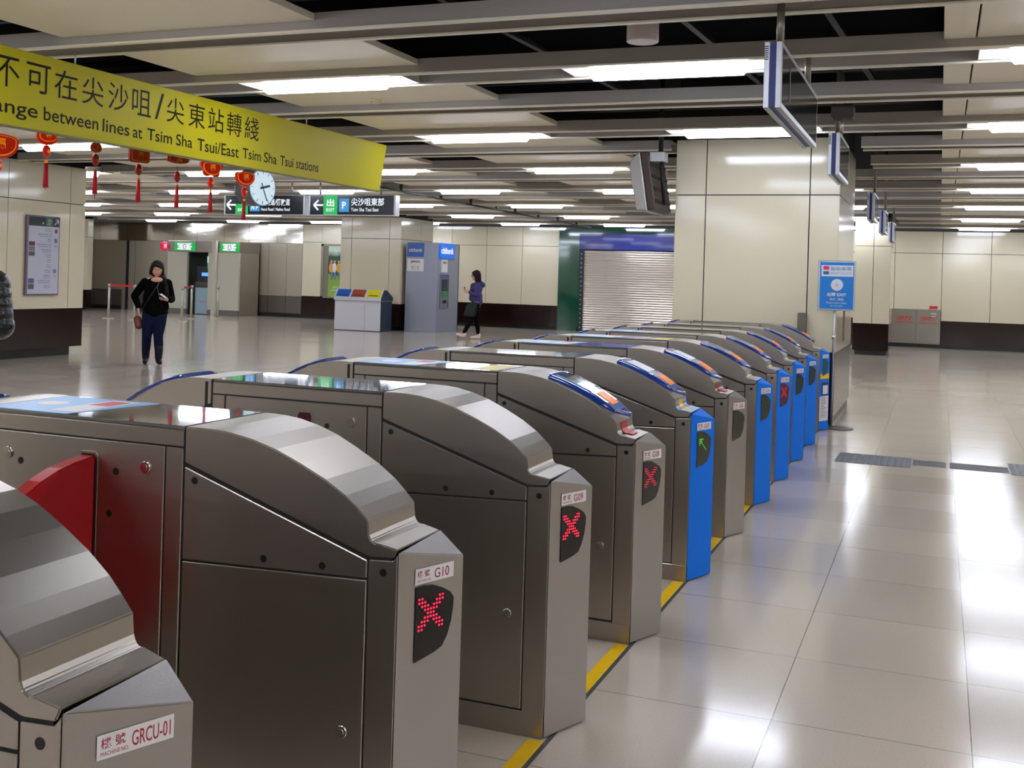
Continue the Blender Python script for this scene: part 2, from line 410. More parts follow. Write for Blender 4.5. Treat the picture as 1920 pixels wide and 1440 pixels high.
# ------------------------------------------------------------------ ticket gates
PROF = [(-.634, 1.106), (-.59, 1.1065), (-.545, 1.106), (-.493, 1.102), (-.427, 1.0905), (-.356, 1.071), (-.282, 1.042), (-.209, 1.009), (-.151, .975), (-.118, .949), (-.087, .922)]
GW = 0.36; UC = -0.995
def curve_z(u):
    for (a, za), (b, zb) in zip(PROF, PROF[1:]):
        if a <= u <= b: return za + (zb - za) * (u - a) / (b - a)
    return PROF[0][1] if u < PROF[0][0] else PROF[-1][1]
def far_y(u):
    if u <= -.634: return GW
    return GW + (0.235 - GW) * (u + .634) / .634
class End:
    """maps local end coordinates (u,y,z): exit end as is, entry end turned half way round"""
    def __init__(s, turned): s.t = turned
    def __call__(s, u, y, z): return (2 * UC - u, GW - y, z) if s.t else (u, y, z)
def uprism(mb, E, poly, y0=0.0, dy=0.0, mi=0):
    a = [E(u, y0, z) for u, z in poly]; b = [E(u, far_y(u) - dy, z) for u, z in poly]
    mb.hullprism(a, b, mi)
def strip_cover(mb, E):
    uprism(mb, E, [(-.6315, 1.106)] + PROF[1:] + [(-.083, .886), (-.078, .874), (-.066, .867), (-.058, .869), (-.003, .860), (-.013, .838), (-.080, .834), (-.6315, 1.0135)])
FA, FB, FC = (0, 0), (.08, .205), (0.0, .235)
FN = Vector((.205, -.08, 0)).normalized(); FD = Vector((.08, .205, 0)).normalized()
def gate_end(root, E, nose_mat, near):
    mb = MB(); strip_cover(mb, E); c = mb.build('end_cover', M_STEEL, root, bevel=.0028, seg=2)
    mb = MB(); uprism(mb, E, [(-.6315, 1.0015), (-.0865, .8245), (-.0865, .7815), (-.6315, .761)]); mb.build('wedge_panel', M_STEEL, root, bevel=.002)
    mb = MB(); uprism(mb, E, [(-.6315, .7555), (-.0865, .7755), (-.0865, .088), (-.6315, .088)]); d = mb.build('access_door', M_STEEL, root, bevel=.002)
    for yy, s in ((0, -1), (far_y(-.14), 1)):
        m2 = MB(); m2.cyl(E(-.142, yy + s * .001, .40), E(-.142, yy + s * .005, .40), .017, .014, 20); m2.cyl(E(-.142, yy, .40), E(-.142, yy + s * .0065, .40), .008, n=12); m2.build('lock', M_CHROME, d)
    mb = MB(); uprism(mb, E, [(-.0815, .8265), (-.0165, .8305), (-.0035, .846), (-.0035, .08), (-.0815, .08)])
    mb.build('end_post', M_STEEL, root, bevel=.0015)
    mb = MB(); g = .0022
    mb.hullprism([E(FA[0] - g, 0, .006), E(FB[0], FB[1], .006), E(-g, FC[1], .006)], [E(-g, 0, .853), E(FB[0], FB[1], .812), E(-g, FC[1], .862)])
    nose = mb.build('front_plate', nose_mat, root, bevel=.0025, seg=2)
    for u, z in ((-.598, .969), (-.381, .793), (-.21, .796), (-.041, .801)):
        yy, s = (far_y(u), 1) if E.t else (0, -1)
        MB().cyl(E(u, yy + s * .0012, z), E(u, yy - s * .003, z), .0095, n=14).build('sensor_hole', M_HOLE, root)
    return nose
def face_pt(E, s, z, off=.0):
    p = Vector((0, 0, 0)) + FD * s + FN * off
    return E(p.x, p.y, z)
LED_SHAPES = {'cross': [(i, j) for i in range(-5, 6) for j in range(-5, 6) if abs(abs(i) - abs(j)) <= 1 and max(abs(i), abs(j)) < 5],
              'arrow': [(i, -i) for i in range(-3, 4)] + [(-3, k) for k in range(0, 3)] + [(k, 3) for k in range(-2, 1)] + [(-2, 1), (-1, 2)]}
def gate_display(root, E, number, led, ledmat, disp_mat, shown=True):
    xd = Vector(E(*FD)) - Vector(E(0, 0, 0)); up = (0, 0, 1)
    poly = [(.058, .758), (.085, .760), (.112, .757), (.145, .745), (.175, .728), (.187, .712), (.186, .69), (.180, .655), (.168, .622), (.150, .597), (.125, .588), (.095, .582), (.058, .575)]
    mb = MB(); mb.hullprism([face_pt(E, s, z, 0) for s, z in poly], [face_pt(E, s, z, .002) for s, z in poly])
    d = mb.build('display_panel', disp_mat, root, bevel=.0006) if shown else None
    if led:
        mb = MB()
        for i, j in LED_SHAPES[led]:
            s = .108 + i * .0098; z = .690 + j * .0094
            if s > .183: continue
            a = Vector(face_pt(E, s, z, .002)); b = Vector(face_pt(E, s, z, .0032)); mb.cyl(a, b, .0027, n=7, smooth=False)
        mb.build('led_symbol', ledmat, d)
    if number:
        mb = MB(); q = [(.055, .765), (.184, .765), (.184, .803), (.055, .803)]
        mb.hullprism([face_pt(E, s, z, 0) for s, z in q], [face_pt(E, s, z, .0015) for s, z in q])
        l = mb.build('number_label', M_LABEL, root, bevel=.0004)
        mb = MB(); o = lambda s, z: face_pt(E, s, z, .0019)
        add_text(mb, '機 號', o(.061, .781), xd, up, width=.040, height=.017, thick=.01)
        add_text(mb, 'MACHINE NO.', o(.061, .770), xd, up, width=.046, height=.0065)
        w = .014 * len(number) + (.007 if len(number) < 4 else -.022)
        add_text(mb, number, o(.118 if len(number) < 4 else .112, .772), xd, up, width=min(w * 1.0, .066), height=.024, thick=.005)
        mb.build('lettering', M_CRIM, l)
def gate_reader(root, E, lit):
    rows = [(-.418, .06, .26), (-.410, .03, .29), (-.40, .022, .305), (-.34, .022, .30), (-.28, .024, .292), (-.22, .028, .283), (-.17, .034, .273), (-.145, .04, .268), (-.125, .075, .262), (-.108, .13, .256), (-.094, .19, .25), (-.086, .225, .245)]
    mb = MB(); n = 8; top = []; bot = []
    for u, a, b in rows:
        for i in range(n + 1):
            t = i / n; y = a + (b - a) * t; e = 1 - (2 * t - 1) ** 8
            top.append(E(u, y, curve_z(u) + .009 + .009 * e)); bot.append(E(u, y, curve_z(u) - .004))
    m = n + 1; R = len(rows); fs = []
    for r in range(R - 1):
        for i in range(n):
            fs.append((r * m + i, r * m + i + 1, (r + 1) * m + i + 1, (r + 1) * m + i))
    k = len(top); ring = [i for i in range(m)] + [r * m + n for r in range(1, R)] + [(R - 1) * m + i for i in range(n - 1, -1, -1)] + [r * m for r in range(R - 2, 0, -1)]
    fs += [(ring[i], ring[(i + 1) % len(ring)], k + ring[(i + 1) % len(ring)], k + ring[i]) for i in range(len(ring))]
    mb.add(top + bot, fs, 0, True)
    rd = mb.build('card_reader', M_NAVY, root)
    for p in rd.data.polygons: p.use_smooth = len(p.vertices) == 4 and p.index < (R - 1) * n
    def patch(name, u0, u1, y0, y1, off, th, mt, steps=6):
        mb = MB(); us = [u0 + (u1 - u0) * i / steps for i in range(steps + 1)]
        a = [E(u, y0, curve_z(u) + off) for u in us]; b = [E(u, y1, curve_z(u) + off) for u in us]
        c = [E(u, y0, curve_z(u) + off + th) for u in us]; d = [E(u, y1, curve_z(u) + off + th) for u in us]
        for i in range(steps):
            mb.hullprism([a[i], a[i + 1], b[i + 1], b[i]], [c[i], c[i + 1], d[i + 1], d[i]])
        return mb.build(name, mt, rd)
    patch('screen', -.375, -.255, .085, .235, .0145, .0045, M_SCREEN if not lit else mat('reader_screen', (200, 205, 215), .12, emit=(200, 205, 220), estr=.25))
    patch('screen_bezel', -.385, -.245, .075, .083, .013, .0075, M_LBLUE); patch('screen_bezel', -.385, -.245, .237, .245, .012, .008, M_NAVY)
    patch('target_ring', -.225, -.115, .075, .23, .015, .0045, mat('reader_pale', (95, 120, 190), .15, coat=.5))
    patch('target_label', -.208, -.138, .105, .20, .018, .005, M_ORANGE, 3)
    return rd

def make_gate(number, loc, label, blue=False, right_reader=True, led=None, ledmat=None, sticker=False, flap=False, slot=None, disp=None, lit=False, notice=False, deck_yellow=False):
    root = empty('ticket_gate', (loc[0], loc[1], 0), 0, label, 'ticket gate', 'row of ticket gates')
    ER, EL = End(False), End(True)
    # dark inner core that shows in the seams
    mb = MB(); q = .004
    for E in (ER, EL):
        pts = [(-.60, 1.100), (-.49, 1.096), (-.35, 1.062), (-.2, .998), (-.095, .92), (-.09, .85), (-.02, .845), (-.02, .02), (-.60, .02)]
        mb.hullprism([E(u, q, z) for u, z in pts], [E(u, far_y(u) - q, z) for u, z in pts])
    mb.box(2 * UC + .6, -.6, q, GW - q, .02, 1.095)
    mb.build('core', M_CORE, root)
    # plinth following the whole plan
    plan = [ER(-.634, 0, 0), ER(-.005, 0, 0), ER(-.005, FC[1] - .0, 0), ER(-.634, GW, 0), EL(-.005, 0, 0), EL(-.005, FC[1], 0)]
    mb = MB(); mb.hullprism([(p[0], p[1], 0) for p in plan], [(p[0], p[1], .082) for p in plan]); mb.build('plinth', M_STEEL, root, bevel=.002)
    nm = M_BLUE if blue else M_STEELF
    gate_end(root, ER, nm, True); gate_end(root, EL, M_STEELF, False)
    # middle bay
    x0, x1 = 2 * UC + .638, -.638
    mb = MB().box(x0, x1, 0, GW, 1.053, 1.096); mb.build('top_rail', M_STEEL, root, bevel=.002)
    mb = MB().box(x0, x1, .004, GW - .004, 1.0965, 1.1065); dk = mb.build('deck', M_DECK, root, bevel=.0015)
    if sticker:
        mb = MB(); z = 1.1068
        mb.hullprism([(x0 + .004, .02, z), (x0 + .30, .02, z), (x0 + .36, .34, z), (x0 + .004, .34, z)], [(x0 + .004, .02, z + .0006), (x0 + .30, .02, z + .0006), (x0 + .36, .34, z + .0006), (x0 + .004, .34, z + .0006)], 0)
        mb.box(x0 + .20, x0 + .30, .06, .32, z + .0006, z + .0010, 1); mb.box(x0 + .215, x0 + .285, .2, .3, z + .001, z + .0013, 2)
        mb.cyl((x0 + .1, .18, z + .0006), (x0 + .1, .18, z + .0011), .045, n=24, mi=1)
        mb.build('deck_sticker', [M_LBLUE, M_LABEL, mat('pink_red_print', (205, 60, 90), .4)], dk)
    if deck_yellow:
        MB().box(x1 - .14, x1 - .02, .03, .30, 1.1068, 1.1074).build('notice_sticker', mat('brass_yellow_print', (205, 180, 60), .35), dk)
    for n_, a, b in (('centre_panel', UC - .298, UC + .298), ('side_strip', x0, UC - .303), ('side_strip', UC + .303, x1)):
        mb = MB().box(a, b, 0, GW, .088, 1.0485); p = mb.build(n_, M_STEEL, root, bevel=.002)
        if n_ == 'centre_panel':
            sx = -.948
            for s, yy in ((-1, 0), (1, GW)):
                mb = MB(); poly = [(sx - .033, .12), (sx + .033, .12), (sx + .033, 1.006), (sx + .024, 1.017), (sx - .024, 1.017), (sx - .033, 1.006)]
                mb.hullprism([(u, yy, z) for u, z in poly], [(u, yy + s * .0025, z) for u, z in poly]); mb.build('flap_slot', M_STEEL, p, bevel=.001)
                mb = MB(); poly = [(sx - .028, .125), (sx + .028, .125), (sx + .028, 1.0), (sx + .021, 1.011), (sx - .021, 1.011), (sx - .028, 1.0)]
                mb.hullprism([(u, yy, z) for u, z in poly], [(u, yy + s * .0032, z) for u, z in poly]); mb.build('slot_opening', mat('slot_dark_red', (70, 12, 18), .4), p)
                for lx in (-.756, 2 * UC + .756):
                    mb = MB(); mb.cyl((lx, yy, .989), (lx, yy + s * .005, .989), .018, .015, 20); mb.cyl((lx, yy, .989), (lx, yy + s * .0065, .989), .008, n=12); mb.build('lock', M_CHROME, p)
            for hx, hz in ((-.855, .969), (-.874, .855), (-1.189, .969), (-1.08, .855)):
                MB().cyl((hx, -.0012, hz), (hx, .002, hz), .0095, n=14).build('sensor_hole', M_HOLE, p)
    if flap:
        mb = MB(); sx = -.948; a, b = sx - .027, sx + .027
        pf = [(-.0035, 1.006), (-.07, .998), (-.13, .986), (-.19, .965), (-.25, .935), (-.305, .89), (-.35, .82), (-.37, .72), (-.365, .60), (-.33, .50), (-.2, .42), (-.0035, .40)]
        mb.hullprism([(a, y, z) for y, z in pf], [(b, y, z) for y, z in pf]); mb.build('barrier_flap', M_RED, root, bevel=.006, seg=2)
    if right_reader: gate_reader(root, ER, lit)
    if number != 'GRCU-01': gate_reader(root, EL, False)
    gate_display(root, ER, number, led, ledmat, disp or M_DISP, number != 'GRCU-01')
    if slot:
        mb = MB(); pr = [(-.0875, .914), (-.0845, .886), (-.079, .8755), (-.066, .8685), (-.058, .8705), (-.004, .8615)]
        if slot == 'blue':
            for (u0, z0), (u1, z1) in zip(pr, pr[1:]):
                mb.hullprism([(u0, .004, z0), (u1, .004, z1), (u1, far_y(u1) - .004, z1), (u0, far_y(u0) - .004, z0)], [(u0 + .0016, .004, z0 + .001), (u1 + .0012, .004, z1 + .0014), (u1 + .0012, far_y(u1) - .004, z1 + .0014), (u0 + .0016, far_y(u0) - .004, z0 + .001)], 0)
        for (u0, z0), (u1, z1) in zip(pr[:5], [pr[1], pr[2], pr[3], pr[4], (-.035, .8667)]):
            mb.hullprism([(u0 + .002, .07, z0 + .001), (u1 + .002, .07, z1 + .001), (u1 + .002, .15, z1 + .001), (u0 + .002, .15, z0 + .001)], [(u0 + .0032, .07, z0 + .0026), (u1 + .0032, .07, z1 + .0026), (u1 + .0032, .15, z1 + .0026), (u0 + .0032, .15, z0 + .0026)], 1)
        mb.build('ticket_slot', [M_LBLUE, mat('red_slot_mark', (190, 25, 20), .35) if slot == 'red' else mat('amber_slot_mark', (245, 180, 20), .35)], root)
    if notice:
        E = ER
        def fq(name, s0, s1, z0, z1, mt, o=.0015, par=root):
            mb = MB(); q = [(s0, z0), (s1, z0), (s1, z1), (s0, z1)]
            mb.hullprism([face_pt(E, s, z, o - .0015) for s, z in q], [face_pt(E, s, z, o) for s, z in q]); return mb.build(name, mt, par)
        fq('yellow_band', .01, .212, .545, .60, M_YEL)
        nb = fq('notice_holder', .05, .20, .37, .51, M_TVBLUE); fq('notice_card', .075, .185, .385, .475, M_LABEL, .003, nb)
        nt_ = fq('text_notice', .01, .205, .10, .362, M_LABEL)
        mb = MB(); random.seed(3)
        for i in range(14):
            z = .345 - i * .016; s0 = .04; s1 = .04 + random.uniform(.08, .14); q = [(s0, z), (s1, z), (s1, z + .006), (s0, z + .006)]
            mb.quad(*[face_pt(E, s, zz, .0022) for s, zz in q])
        mb.build('printed_lines', mat('print_grey', (120, 120, 128), .5), nt_)
    return root

make_gate('GRCU-01', (-1.194, 1.262), 'nearest plain steel ticket gate, numbered GRCU-01, cut off by the photo corner', right_reader=False)
make_gate('G10', (-1.186, 2.325), 'plain steel ticket gate numbered G10 with red cross and red flap out', right_reader=False, led='cross', ledmat=M_LEDR, flap=True, sticker=True)
make_gate('G09', (-1.172, 3.38), 'plain steel ticket gate numbered G09 with red cross and retracted flap', right_reader=False, led='cross', ledmat=M_LEDR)
make_gate('G08', (-1.163, 4.42), 'steel fronted ticket gate numbered G08 with blue card reader and dim red cross', led='cross', ledmat=M_LEDRD, slot='red', sticker=True, deck_yellow=True, disp=mat('display_charcoal', (48, 42, 40), .15))
M_DG = mat('display_greenish', (46, 50, 38), .2)
make_gate('G07', (-1.154, 5.47), 'nearest ticket gate with a bright blue front, green arrow lit', blue=True, led='arrow', ledmat=M_LEDG, slot='blue', disp=M_DG, lit=True)
make_gate('G06', (-1.156, 6.52), 'grey fronted ticket gate standing between two blue fronted gates', led='arrow', ledmat=M_LEDGD, slot='red', disp=M_DG, lit=True, sticker=True)
make_gate('G05', (-1.150, 7.58), 'blue fronted ticket gate just beyond the lone grey fronted gate', blue=True, led='arrow', ledmat=M_LEDGD, slot='blue', disp=M_DG, sticker=True, deck_yellow=True)
make_gate('G04', (-1.150, 8.58), 'blue fronted ticket gate whose display glows red', blue=True, led='cross', ledmat=M_LEDRD, slot='blue', disp=mat('display_red_haze', (90, 30, 40), .3), sticker=True)
make_gate('G03', (-1.154, 9.60), 'blue fronted ticket gate directly beyond the one with red display', blue=True, led='arrow', ledmat=M_LEDGD, slot='blue', disp=M_DG)
make_gate('G02', (-1.157, 10.63), 'blue fronted ticket gate second from the far pillar', blue=True, slot='blue', disp=M_DG)
make_gate('G01', (-1.150, 11.83), 'farthest blue fronted ticket gate with yellow band and white notice, beside pillar', blue=True, slot='blue', disp=mat('display_teal', (40, 90, 110), .2), notice=True)

# yellow tape and dark line on the floor along the gate row
for i, (a, b) in enumerate(((1.66, 2.31), (2.72, 3.365), (3.775, 4.405), (4.815, 5.455), (5.865, 6.505), (6.915, 7.565), (7.975, 8.565), (8.975, 9.585), (9.995, 10.615), (11.02, 11.82))):
    mb = MB().box(-1.222, -1.168, a, b, 0, .0015, 0)
    o = mb.build('floor_tape', M_YEL)
    nmz = ['GRCU-01 and G10', 'G10 and G09', 'G09 and G08', 'G08 and G07', 'G07 and G06', 'G06 and G05', 'G05 and G04', 'G04 and G03', 'G03 and G02', 'G02 and G01'][i]
    tag(o, 'yellow tape strip on the floor between gates ' + nmz, 'floor tape', 'yellow floor tape between the gates')
struct('trim_40', MB().box(-1.166, -1.150, -2, 12.0, 0, .0012), mat('dark_floor_line', (72, 74, 70), .5))

# ------------------------------------------------------------------ tactile mats
M_TACT = mat('tactile_grey', (104, 106, 112), .5)
def tactile(x0, x1, y0, y1, label):
    mb = MB().box(x0, x1, y0, y1, 0, .003); n = 12; k = 9
    for i in range(n):
        for j in range(k):
            x = x0 + (x1 - x0) * (i + .5) / n; y = y0 + (y1 - y0) * (j + .5) / k
            mb.cyl((x, y, .003), (x, y, .0075), .016, .011, n=8, mi=1)
    return tag(mb.build('tactile_mat', [M_TACT, mat('tactile_stud', (134, 136, 142), .4)]), label, 'tactile mat', 'tactile paving on the floor')
tactile(-.815, -.19, 9.86, 10.42, 'grey studded tactile floor mat nearest the blue gates')
tactile(.60, 1.22, 9.95, 10.6, 'grey studded tactile floor mat cut by the right edge')
def guide(x0, x1, label):
    mb = MB().box(x0, x1, 10.02, 10.35, 0, .0008)
    for j in range(4): mb.box(x0 + .01, x1 - .01, 10.045 + j * .08, 10.085 + j * .08, .0008, .006, 1)
    return tag(mb.build('guide_strip', [mat('guide_gap', (160, 152, 142), .4), M_TACT]), label, 'tactile strip', 'tactile paving on the floor')
guide(-.188, .10, 'short ribbed grey guide strip touching the studded mat near the gates'); guide(.115, .598, 'longer ribbed grey guide strip leading to the right edge mat')

# ------------------------------------------------------------------ hanging yellow banner
KB = 6.0 / 5.2
root = empty('hanging_banner', (-6.0, 0, 1.52 * (1 - KB)), 0, 'long yellow banner with black Chinese and English writing hanging at upper left', 'banner')
mb = MB(); mb.hullprism([(-.02, 2.6, 2.338), (0, 2.6, 2.338), (0, 9.54, 2.338), (-.02, 9.54, 2.338)], [(-.02, 2.6, 2.808), (0, 2.6, 2.808), (0, 9.66, 2.808), (-.02, 9.66, 2.808)]); mb.build('banner_panel', mat('banner_yellow', (176, 166, 0), .5, spec=.15, var=(1.2, .03)), root, bevel=.004)
root.scale = (KB, KB, KB)
MB().box(-.024, .002, 2.6, 9.535, 2.330, 2.340).build('bottom_rail', mat('banner_rail', (95, 88, 60), .4, .5), root)
mb = MB(); X_, Z_ = (0, 1, 0), (0, 0, 1)
for ch, y in (('乘', 4.33), ('客', 4.565), ('不', 4.80), ('可', 5.045), ('在', 5.272), ('尖', 5.508), ('沙', 5.745), ('咀', 5.975), ('尖', 6.335), ('東', 6.578), ('站', 6.81), ('轉', 7.04), ('綫', 7.275)):
    add_text(mb, ch, (.0012, y, 2.568), X_, Z_, width=.192, height=.180)
add_text(mb, '/', (.0012, 6.21, 2.568), X_, Z_, width=.09, height=.19)
o = mb.build('chinese_lettering', mat('banner_black', (24, 20, 6), .5, spec=.1), root)
for w, a, b, z0, z1 in (('Do not', 3.55, 3.98, 2.410, 2.494), ('interch', 4.05, 4.76, 2.410, 2.494)):
    mb = MB(); add_text(mb, w, (.0012, a, z0), X_, Z_, width=b - a, height=z1 - z0, thick=.006); mb.build('english_word', MATS['banner_black'], root)
for w, a, b, z0, z1 in (('ange', 4.80, 5.142, 2.386, 2.470), ('between', 5.19, 5.66, 2.410, 2.494), ('lines', 5.70, 5.955, 2.410, 2.494), ('at', 5.99, 6.085, 2.408, 2.475), ('Tsim', 6.135, 6.40, 2.410, 2.492), ('Sha', 6.445, 6.63, 2.410, 2.493),
                        ('Tsui/East', 6.69, 7.205, 2.402, 2.494), ('Tsim', 7.255, 7.505, 2.408, 2.491), ('Sha', 7.55, 7.735, 2.408, 2.491), ('Tsui', 7.785, 7.985, 2.408, 2.491), ('stations', 8.03, 8.39, 2.408, 2.487)):
    mb = MB(); add_text(mb, w, (.0012, a, z0), X_, Z_, width=b - a, height=z1 - z0, thick=.006); mb.build('english_word', MATS['banner_black'], root)
for y in (3.9, 5.45, 9.45 / KB):
    MB().cyl((-.01, y, 2.808), (-.01, y, 2.895), .006, n=8).build('hanger_rod', M_ALU, root)

# ------------------------------------------------------------------ festive red hanging charms
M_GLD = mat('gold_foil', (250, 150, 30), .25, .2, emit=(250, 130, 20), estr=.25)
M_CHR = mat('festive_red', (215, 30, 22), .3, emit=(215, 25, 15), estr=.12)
M_CHD = mat('festive_dark_red', (165, 22, 18), .35)
def charm(y, shape, z, bw, label, bright=True):
    r = empty('hanging_charm', (-7.0, y, 0), 0, label, 'hanging decoration', 'red festive charms hanging in a row behind the banner')
    A, Bm = (M_CHR, M_GLD) if bright else (M_CHD, mat('antique_gold', (190, 110, 30), .35, .2))
    fx, fy = .93, -.367  # faces the camera side of the hall
    def disc(mb, cz, w, h, t, kind, mi, off=0):
        n = 28; pts = []
        for i in range(n):
            a = 2 * math.pi * i / n; x = math.cos(a); zz = math.sin(a)
            if kind == 'ingot': zz = zz * (1 if zz < 0 else .55) ; zz += .18 * abs(x) ** 3 if math.sin(a) >= 0 else 0
            if kind == 'fan': zz = zz if zz > 0 else zz * .35
            if kind == 'square': m_ = max(abs(x), abs(zz)); x /= m_; zz /= m_
            if kind == 'pouch': x *= (1 - .25 * zz)
            if kind == 'fish': x *= 1 + .18 * math.sin(5 * a); zz *= 1 + .15 * math.cos(6 * a)
            pts.append((x * w, zz * h))
        # disc plane: horizontal axis along (.367,.93)
        f = [Vector((p * .30 + (off - t), p * .954, cz + q)) for p, q in pts]; b = [Vector((p * .30 + off + t, p * .954, cz + q)) for p, q in pts]
        mb.hullprism(f, b, mi)
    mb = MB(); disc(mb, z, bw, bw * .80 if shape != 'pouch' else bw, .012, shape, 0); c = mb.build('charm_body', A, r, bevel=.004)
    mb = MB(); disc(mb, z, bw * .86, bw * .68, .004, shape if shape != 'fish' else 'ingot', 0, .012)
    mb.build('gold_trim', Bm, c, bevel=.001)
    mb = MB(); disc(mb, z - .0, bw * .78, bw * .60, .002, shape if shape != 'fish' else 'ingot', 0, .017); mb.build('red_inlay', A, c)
    mb = MB(); add_text(mb, '福', (.0205, 0, z - bw * .3), (.3, .954, 0), (0, 0, 1), width=bw * .55, height=bw * .55, center=True, thick=.03); mb.build('lucky_character', Bm, c)
    MB().cyl((0, 0, z + bw * .4), (0, 0, 3.17), .0025, n=6).build('string', M_CHD, r)
    MB().cyl((0, 0, z - bw * .5), (0, 0, z - .46), .003, n=6).build('cord', M_CHD, r)
    mb = MB(); zb = z - bw * .62 - .085; mb.ball((0, 0, zb), .047, 14, 0, (.6, .85, 1.15)); bd = mb.build('bead', A, r)
    mb = MB(); mb.ball((.022, 0, zb), .02, 8, 0, (.5, 1, 1)); mb.build('bead_gold', Bm, bd)
    mb = MB(); zt = zb - .10; mb.ball((0, 0, zt + .012), .014, 10, 1); 
    for k in range(14):
        a = 2 * math.pi * k / 14; mb.cyl((.009 * math.cos(a), .009 * math.sin(a), zt), (.017 * math.cos(a), .017 * math.sin(a), zt - .19 - .008 * (k % 3)), .006, n=5, mi=0)
    mb.build('tassel', [mat('tassel_red', (205, 20, 40), .6), Bm], r)
    return r
charm(6.53, 'ingot', 2.475, .16, 'gold trimmed red charm cut by the left edge of the photo')
charm(7.03, 'pouch', 2.60, .085, 'pouch shaped red charm in front of the leftmost ceiling light')
charm(7.60, 'pouch', 2.57, .05, 'thin red charm turned edge on, third from the left', False)
charm(8.16, 'square', 2.575, .105, 'square dark red charm fourth along the row', False)
charm(8.71, 'fan', 2.575, .125, 'round bottomed dark red fan charm in mid row', False)
charm(9.24, 'fish', 2.565, .125, 'ruffled red and gold fish charm left of the clock')
charm(9.82, 'ingot', 2.52, .125, 'gold edged ingot shaped red charm in front of the clock')

# ------------------------------------------------------------------ clock
r = empty('station_clock', (-9.08, 13.0, 2.687), math.radians(-9), 'double faced round clock with pale dial hanging above the hall', 'clock')
MB().cyl((-.13, 0, 0), (.13, 0, 0), .262, n=48).build('drum', mat('clock_grey', (98, 96, 94), .4), r, bevel=.006)
for s in (1, -1):
    MB().cyl((s * .13, 0, 0), (s * .136, 0, 0), .262, n=48).build('bezel', mat('clock_rim', (120, 150, 170), .3), r)
    f = MB().cyl((s * .1362, 0, 0), (s * .139, 0, 0), .248, n=48).build('dial', mat('dial_pale', (205, 226, 238), .35, emit=(205, 228, 240), estr=.35), r)
    mb = MB()
    for k in range(12):
        a = math.pi * k / 6; q = Vector((0, math.sin(a), math.cos(a)))
        bar(mb, q * .19 + Vector((s * .140, 0, 0)), q * .235 + Vector((s * .140, 0, 0)), .012, .004)
    mb.build('hour_marks', M_SIGNK, f)
    h = Vector((0, s * math.cos(math.radians(14)), math.sin(math.radians(14)))); mn = Vector((0, s * .42, -.90))
    mb = MB(); bar(mb, Vector((s * .1425, 0, 0)) - h * .05, Vector((s * .1425, 0, 0)) + h * .14, .012, .032); mb.build('hour_hand', M_SIGNK, f)
    mb = MB(); bar(mb, Vector((s * .1445, 0, 0)) - mn * .07, Vector((s * .1445, 0, 0)) + mn * .20, .008, .012); mb.build('minute_hand', M_SIGNK, f)
MB().cyl((0, 0, .26), (0, 0, .44), .03, n=12).build('ceiling_stem', mat('stem_dark', (40, 36, 34), .5), r)

# ------------------------------------------------------------------ direction signs
def direction_sign(x0, x1, label, build):
    r = empty('direction_sign', ((x0 + x1) / 2, 16.4, 0), 0, label, 'direction sign', 'lit direction signs hanging over the hall'); w = (x1 - x0) / 2
    MB().box(-w, w, 0, .16, 2.503, 2.862).build('case', M_ALU, r, bevel=.006)
    fc = MB().box(-w + .03, w - .03, -.004, 0, 2.52, 2.85).build('face', M_SIGNK, r)
    mb = MB(); y = -.0055
    build(mb, -w + .03, w - .03, y)
    mb.build('legend', [M_LITW, M_LITG, M_LITB], fc)
    for hx in (-w + .18, w - .32): MB().cyl((hx, .08, 2.86), (hx, .08, 3.12), .016, n=10).build('hanger_pole', M_ALU, r)
XX, ZZ = (1, 0, 0), (0, 0, 1)
def arrow_left(mb, x, z, s, y):
    bar(mb, (x - s * .45, y, z), (x + s * .5, y, z), .002, s * .17)
    for k in (1, -1): bar(mb, (x - s * .5, y, z), (x - s * .02, y, z + k * s * .45), .002, s * .17)
def sg2(mb, a, b, y):
    arrow_left(mb, a + .17, 2.685, .19, y)
    mb.box(a + .27, a + .55, y, y + .001, 2.52, 2.85, 1)
    add_text(mb, '出', (a + .41, y - .001, 2.66), XX, ZZ, width=.15, height=.13, center=True, thick=.03); add_text(mb, 'EXIT', (a + .41, y - .001, 2.575), XX, ZZ, width=.16, height=.055, center=True, thick=.02)
    mb.box(a + .58, a + .78, y, y + .001, 2.57, 2.80, 2); add_text(mb, 'P', (a + .68, y - .001, 2.625), XX, ZZ, height=.12, center=True, thick=.03)
    add_text(mb, '尖沙咀東部', (a + .82, y, 2.675), XX, ZZ, width=.64, height=.135, thick=.015); add_text(mb, 'Tsim Sha Tsui East', (a + .82, y, 2.58), XX, ZZ, width=.54, height=.06, thick=.012)
def sg1(mb, a, b, y):
    arrow_left(mb, a + .13, 2.685, .19, y)
    mb.box(a + .22, a + .49, y, y + .001, 2.52, 2.70, 1); add_text(mb, 'EXIT', (a + .355, y - .001, 2.57), XX, ZZ, width=.16, height=.055, center=True, thick=.02)
    mb.box(a + .53, a + .74, y, y + .001, 2.57, 2.80, 2); add_text(mb, 'N P', (a + .635, y - .001, 2.60), XX, ZZ, width=.14, height=.08, center=True, thick=.03)
    add_text(mb, '河內道/彌敦道', (a + .77, y, 2.675), XX, ZZ, width=.60, height=.12, thick=.012); add_text(mb, 'Hanoi Road / Nathan Road', (a + .77, y, 2.58), XX, ZZ, width=.60, height=.055, thick=.01)
direction_sign(-12.12, -10.42, 'dark direction sign with left arrow, partly covered by the round clock', sg1)
direction_sign(-10.335, -8.63, 'dark direction sign with green exit box and P, above the white bins', sg2)

